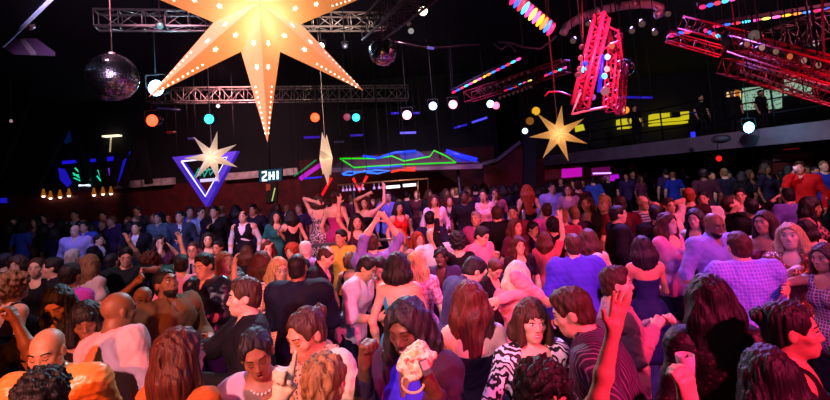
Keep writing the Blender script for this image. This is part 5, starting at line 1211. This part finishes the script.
# --- raised tier behind the dance floor (all stand .42 m higher)
G2 = 'onlookers on the raised tier'
def Q(x, y, s, a, label, **o): o.setdefault('z0', .42); o.setdefault('grp', G2); return P(x, y, s, a, label, **o)
Q(75, 231, 12, 12, 'bald man in pale lavender shirt on the dim left tier', hair='bald', top=('shirt', '#b4a0dc'), fat=1.2)
Q(84, 227, 11, 10, 'dark-haired man in blue shirt beside the lavender one', hair='short', top=('shirt', '#4458c8'))
Q(75, 214, 10, 0, 'man in dark vest with white sleeves before the red wall', hair='short', top=('vest', '#141020'), inner='#b8c4e0')
Q(43, 219, 10, 20, 'person in mauve shirt near the red wall', hair='short', top=('shirt', '#9c7098'))
Q(36, 222, 10, -20, 'person in dusty rose sweater beside the mauve shirt', g='f', hair='lob', top=('tee', '#805868'))
Q(14, 222, 10, 20, 'person in deep blue shirt at the dark left end', hair='short', top=('shirt', '#2c3a90'))
Q(99, 240, 13, 80, 'dark-haired man in black in profile facing right, dim left side', hair='short', top=('blazer', BLK), inner='#c0b8cc')
Q(103, 216, 10, 10, 'person in bright blue cap and top', hair='short', top=('tee', '#2840d0'))
Q(136, 228, 12, 10, 'man in dark jacket over white shirt with a raised pale hand', hair='short', top=('blazer', '#141018'), inner='#d8d0e4', arms=((128, 240, -.2), 'd'))
Q(137, 211, 10, -10, 'dark-suited man high against the red wall', hair='short', top=('blazer', '#1c2440'))
Q(158, 218, 11, 0, 'man in dark teal plaid shirt', hair='short', top=('shirt', 'plaid:#1c2c3c:#6a8a9c'), arms=('d', 'b'))
Q(180, 217, 12, 4, 'man in slate sweater with white collar', hair='short', top=('shirt', '#34405c'), inner='#d8d8e4')
Q(190, 212, 11, 30, 'person in vivid blue shirt behind the slate sweater', hair='short', top=('shirt', '#3c54e0'))
Q(201, 213, 12, 60, 'man in pale blue shirt turned sideways', hair='short', top=('shirt', '#90a8e8'))
Q(214, 212, 12, 6, 'man in black sweater with folded hands under the neon triangle', hair='short', top=('shirt', '#0e0e14'), arms=('c', 'd'), fat=1.1)
Q(243, 217, 12, 0, 'man in black vest over white shirt', hair='thin', hc='brown', top=('vest', '#100c14'), inner='#e4dce8', fat=1.1)
Q(253, 210, 11, 0, 'person in dark shirt just behind the vested man', hair='short', sk='t', top=('tee', '#1c1830'))
Q(276, 217, 12, 25, 'dark-haired woman in teal dress', g='f', hair='long', hc='black', top=('tee', '#1c6a64'), arms=('d', 'c'))
Q(277, 233, 13, 4, 'bearded man in pale lavender T-shirt below the teal dress', hair='short', beard=1, sk='t', z0=.2, top=('tee', '#a8a0e0'))
Q(291, 216, 12, -150, 'woman in black dress with bare arms facing the teal dress', g='f', hair='lob', hc='black', top=('dress', BLK), arms=('d', 'o'))
Q(319, 201, 13, 172, 'woman in speckled silver dress from behind, hand to her hair', g='f', hair='bob', hc='brown', top=('dress', 'print:#b8a8b0:#3c3038'), arms=('d', 'h'), z0=.52)
Q(335, 199, 13, 170, 'woman in magenta backless dress seen from behind', g='f', hair='bun', hc='brown', top=('bdress', '#b02878'), z0=.52)
Q(365, 203, 12, -10, 'woman in black corset top dancing with both arms high', g='f', hair='lob', hc='brown', top=('bdress', BLK), arms=((366, 195, -.1), (384, 190, .1)), z0=.5)
Q(388, 197, 11, 4, 'man in periwinkle shirt beside the corset dancer', hair='short', top=('shirt', '#7880e0'))
Q(399, 208, 12, 20, 'dark-haired woman in scarlet dress', g='f', hair='lob', hc='black', top=('dress', '#d81c20'))
Q(434, 201, 12, 6, 'auburn woman in airy white top behind the rail', g='f', hair='lob', hc='auburn', top=('blouse', '#e8d8f0'), fat=1.1)
Q(449, 201, 11, 14, 'auburn woman in wine dress with hands together', g='f', hair='lob', hc='auburn', top=('tank', '#5c1c30'), arms=('c', 'c'))
Q(464, 197, 12, 0, 'dark-skinned man in black shirt behind the rail', hair='crop', sk='d', top=('tee', '#141018'))
Q(483, 196, 12, -8, 'woman in pale pink top at the rail', g='f', hair='bun', hc='brown', top=('blouse', 'print:#d898b0:#f0c8d8'))
Q(495, 194, 11, -20, 'woman in pink shawl touching her face at the rail', g='f', hair='lob', hc='brown', top=('tee', '#b05878'), arms=('f', 'd'))
Q(527, 191, 12, 172, 'woman with long golden auburn hair seen from behind at the bar rail', g='f', hair='vlong', hc='red', top=('tank', BLK))
Q(552, 188, 11, 0, 'man in light violet shirt at the bar rail', hair='short', top=('shirt', '#a898e8'), fat=1.15)
Q(568, 190, 11, -20, 'woman in lilac top beside the light violet shirt', g='f', hair='lob', hc='brown', top=('tee', '#b07898'))
Q(578, 186, 11, 170, 'reddish-haired person from behind near the lilac top', hair='short', hc='auburn', top=('tee', '#58202c'))
# dim figures further back: nothing in the photo tells one from the next
rb = random.Random(5)
fill = []
for (x0, x1, d0, d1, n) in ((4, 112, 10.5, 13, 12), (112, 300, 10.6, 13.5, 24), (300, 470, 11.2, 14, 18), (440, 540, 11.5, 14.5, 14), (540, 700, 13, 20, 26), (700, 826, 10.5, 13, 14)):
    for i in range(n):
        x = x0+(x1-x0)*(i+.5)/n+rb.uniform(-4, 4); dp = rb.uniform(d0, d1); z = .42+1.585*rb.uniform(.94, 1.07); lo_, hi_ = 100.0, 300.0
        for _ in range(30):
            y = (lo_+hi_)/2
            if at(x, y, dp).z > z: lo_ = y
            else: hi_ = y
        fill.append((x, y, dp))
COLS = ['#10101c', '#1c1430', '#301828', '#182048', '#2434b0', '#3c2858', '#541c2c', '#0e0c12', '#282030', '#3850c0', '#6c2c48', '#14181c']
REG = ['under the warm pendants', 'below the violet triangle', 'before the neon canopy', 'by the red stair wall', 'by the magenta windows', 'near the red signal lamp']
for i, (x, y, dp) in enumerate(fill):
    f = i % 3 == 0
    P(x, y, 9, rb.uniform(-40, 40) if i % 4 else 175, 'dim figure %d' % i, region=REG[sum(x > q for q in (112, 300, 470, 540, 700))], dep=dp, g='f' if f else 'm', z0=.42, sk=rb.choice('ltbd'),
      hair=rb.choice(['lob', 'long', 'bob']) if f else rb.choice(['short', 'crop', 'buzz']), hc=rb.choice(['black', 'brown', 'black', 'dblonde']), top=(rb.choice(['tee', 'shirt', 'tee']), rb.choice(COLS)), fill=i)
# silhouettes up on the mezzanine
for x, y, dp, a, lab in ((761, 95, 15.5, 20, 'silhouette of a person before the mint panels upstairs'), (733, 104, 15, -20, 'silhouette of a person before the amber picture upstairs'), (701, 100, 15.5, 10, 'silhouette of a person past the wide yellow shelf upstairs'), (636, 124, 17, 0, 'silhouette of a person before the narrower yellow shelf upstairs')):
    P(x, y, 11, a, lab, dep=dp, z0=3.07, grp='people on the mezzanine', hair='short', top=('tee', BLK))
build_crowd()
# ------------------------------------------------------------------ things carried in hands
def who(s):
    for k_, v_ in BY_LABEL.items():
        if k_.startswith(s): return v_
def hand_at(o, nm, along=.075, off=.0):
    d, n = o['J']['H'+nm]; p = o['J']['W'+nm]+d*along+n*off
    return Vector(o['tow'](p)), Vector(o['Rw']@d), Vector(o['Rw']@n)
def field_obj(name, label, cat, prims, m, h=.008, noise=None, parent=None):
    F = Fld(*bounds(prims), h); F.run(prims)
    if noise: F.noise(*noise)
    o = link_mesh(name, F.mesh(name), m, parent)
    return tag(o, label, cat) if label else o
w_ = who('woman with big black wavy'); p, d, n = hand_at(w_, 'L', .06, .03); Yh = p.y
c = at(416, 361, Yh-.05); ux = (at(424, 352, Yh-.05)-at(404, 374, Yh-.05)).normalized(); uy = Vector((0, 1, 0)); uz = ux.cross(uy).normalized()
e = thing('purse', 'gold flowered clutch purse pressed against a phone by the woman in blue', 'purse', c)
pr = [C_(c+ux*a*.058+uz*b*.032, c+uz*b*.030, .022, .022, .03) for a in (-1, 1) for b in (-1, 1)]+[E_(c, (.068, .026, .050), np.array(Matrix((ux, uy, uz)).transposed()), .03)]
o = field_obj('clutch_body', None, None, pr, textured('gold_floral', '#e8bc80', '#fff2d8', 38, .4, 'noise', bump=.5, lo=.40, hi=.52, c3='#a85c48'), .006, (.003, .035, 3, 5), e); o.matrix_parent_inverse = Matrix.Translation(-e.location)
ring = [at(413+11*math.cos(t), 383+10*math.sin(t), Yh-.03) for t in [i*math.pi/9 for i in range(19)]]
part(e, 'wrist_strap', MB().tube([at(408, 374, Yh-.05), at(412, 380, Yh-.05), ring[12]], .005, 6).tube(ring, .0055, 6), mat('tan_leather', '#e0b48c', .5))
R_ = Matrix.Rotation(rad(-20), 3, 'Y')
e = thing('phone', 'grey mobile phone held over the gold purse', 'phone', at(425, 367, Yh-.085))
part(e, 'case', MB().box(at(425, 367, Yh-.085), (.036, .011, .062), R_), mat('phone_grey', '#55505c', .3)); part(e, 'keypad', MB().box(at(425, 365, Yh-.092), (.030, .003, .036), R_), mat('phone_silver', '#a8a0ac', .25))
glass = mat('clear_glass', '#ffffff', .03, trans=1.0)
def tumbler(label, p, r, h_, m=glass, liquid=None, tilt=0):
    e = thing('cup' if m.name == 'white_plastic' else 'drinking_glass', label, 'cup' if m.name == 'white_plastic' else 'glass', p); M = Matrix.Translation(p) @ Matrix.Rotation(tilt, 4, 'Y')
    part(e, 'tumbler' if m is glass else 'cup_body', MB().lathe([(.001, -h_/2), (r*.8, -h_/2), (r, h_/2), (r*.93, h_/2), (r*.74, -h_/2+.006), (.001, -h_/2+.006)], M, 18), m)
    if liquid: part(e, 'drink', MB().lathe([(.001, -h_/2+.007), (r*.73, -h_/2+.007), (r*.86, h_*.15), (.001, h_*.15)], M, 18), mat('drink_'+liquid[1:], liquid, .2))
    return e
p, d, n = hand_at(who('person below the picture edge holding'), 'R', .125, .03); gp = at(686, 366, p.y-.03); tumbler('clear drinking glass catching white light in a hand from below the picture', gp, .032, .080, mat('glare_glass', '#fff4ff', .12, trans=.45))  # milky white base paints the light caught in the clear glass
p, d, n = hand_at(who('person mostly outside'), 'R', .085, .035); tumbler('small clear glass in the red-lit hand at the left edge', p, .026, .07, liquid='#c87858')
p, d, n = hand_at(who('man in bright red shirt'), 'R', .08, .03); tumbler('white cup lifted to the mouth of the man in red', p+Vector((0, -.02, .02)), .04, .11, mat('white_plastic', '#f0e8f0', .4))
p, d, n = hand_at(who('man with swept brown hair'), 'R', .08, .02)
e = thing('phone', 'pale-cased mobile phone in the hand of the man in the black blazer', 'phone', p); part(e, 'case', MB().box(p+Vector((0, -.01, .02)), (.12, .012, .065), Matrix.Rotation(.4, 3, 'Y')), mat('phone_pale', '#a8c8d0', .25)); part(e, 'screen', MB().box(p+Vector((0, -.018, .02)), (.10, .003, .05), Matrix.Rotation(.4, 3, 'Y')), mat('phone_dark', '#0a1418', .15))
for s_, nm_, lab, lq in (('woman in pale pink top at the rail', 'R', 'small amber drink held by the woman at the rail', '#a85020'), ('man in black sweater with folded', 'R', 'short glass held by the man in the black sweater', '#806048'), ('woman with black fringed', 'R', 'glass held low by the fringed woman in floral', '#903040')):
    q = who(s_)
    if q: p, d, n = hand_at(q, nm_, .07, .03); tumbler(lab, p, .03, .09, liquid=lq)
# shoulder bag of the auburn woman
w_ = who('woman with long wavy auburn hair'); J = w_['J']; tw = w_['tow']
t_ = lambda x, y, z: Vector(tw(J['hip']+J['T']@V(x, y, z)))
e = thing('shoulder_bag', 'dark brown shoulder bag under the arm of the auburn woman in black', 'bag', t_(.20, .02, .12))
o = field_obj('bag_body', None, None, [C_(t_(.235, -.08, .10), t_(.235, .10, .10), .045, .045, .03), C_(t_(.235, -.08, .18), t_(.235, .10, .18), .035, .035, .03), C_(t_(.235, 0, .10), t_(.235, 0, .18), .05, .04, .04)], mat('dark_leather', '#3a1c20', .4), .008, (.003, .05, 2, 4), e); o.matrix_parent_inverse = Matrix.Translation(-e.location)
part(e, 'strap', MB().tube([t_(.235, -.08, .20), t_(.20, -.06, .38), t_(.17, .01, .515), t_(.20, .08, .38), t_(.235, .10, .20)], .007, 6), _M['dark_leather'])
# glasses and bottles standing on the tier's drink ledge
for i in range(16):
    x = wx(446+i*9.3, 9.28)
    M = Matrix.Translation((x, 9.28, 1.325)); e = thing('bottle' if i % 3 == 0 else 'drinking_glass', ('dark beer bottle' if i % 3 == 0 else 'small tumbler')+' standing on the black ledge behind the rail', 'bottle' if i % 3 == 0 else 'glass', (x, 9.28, 1.325), 'bottles on the rail ledge' if i % 3 == 0 else 'tumblers on the rail ledge')
    if i % 3 == 0: part(e, 'bottle_body', MB().lathe([(.001, 0), (.03, 0), (.03, .14), (.013, .18), (.012, .23), (.001, .23)], M, 12), mat('brown_bottle', '#3a1a0a', .1))
    else: part(e, 'tumbler', MB().lathe([(.001, 0), (.028, 0), (.035, .10), (.031, .10), (.025, .008), (.001, .008)], M, 12), mat('lit_tumbler', '#d8c0d0', .08))
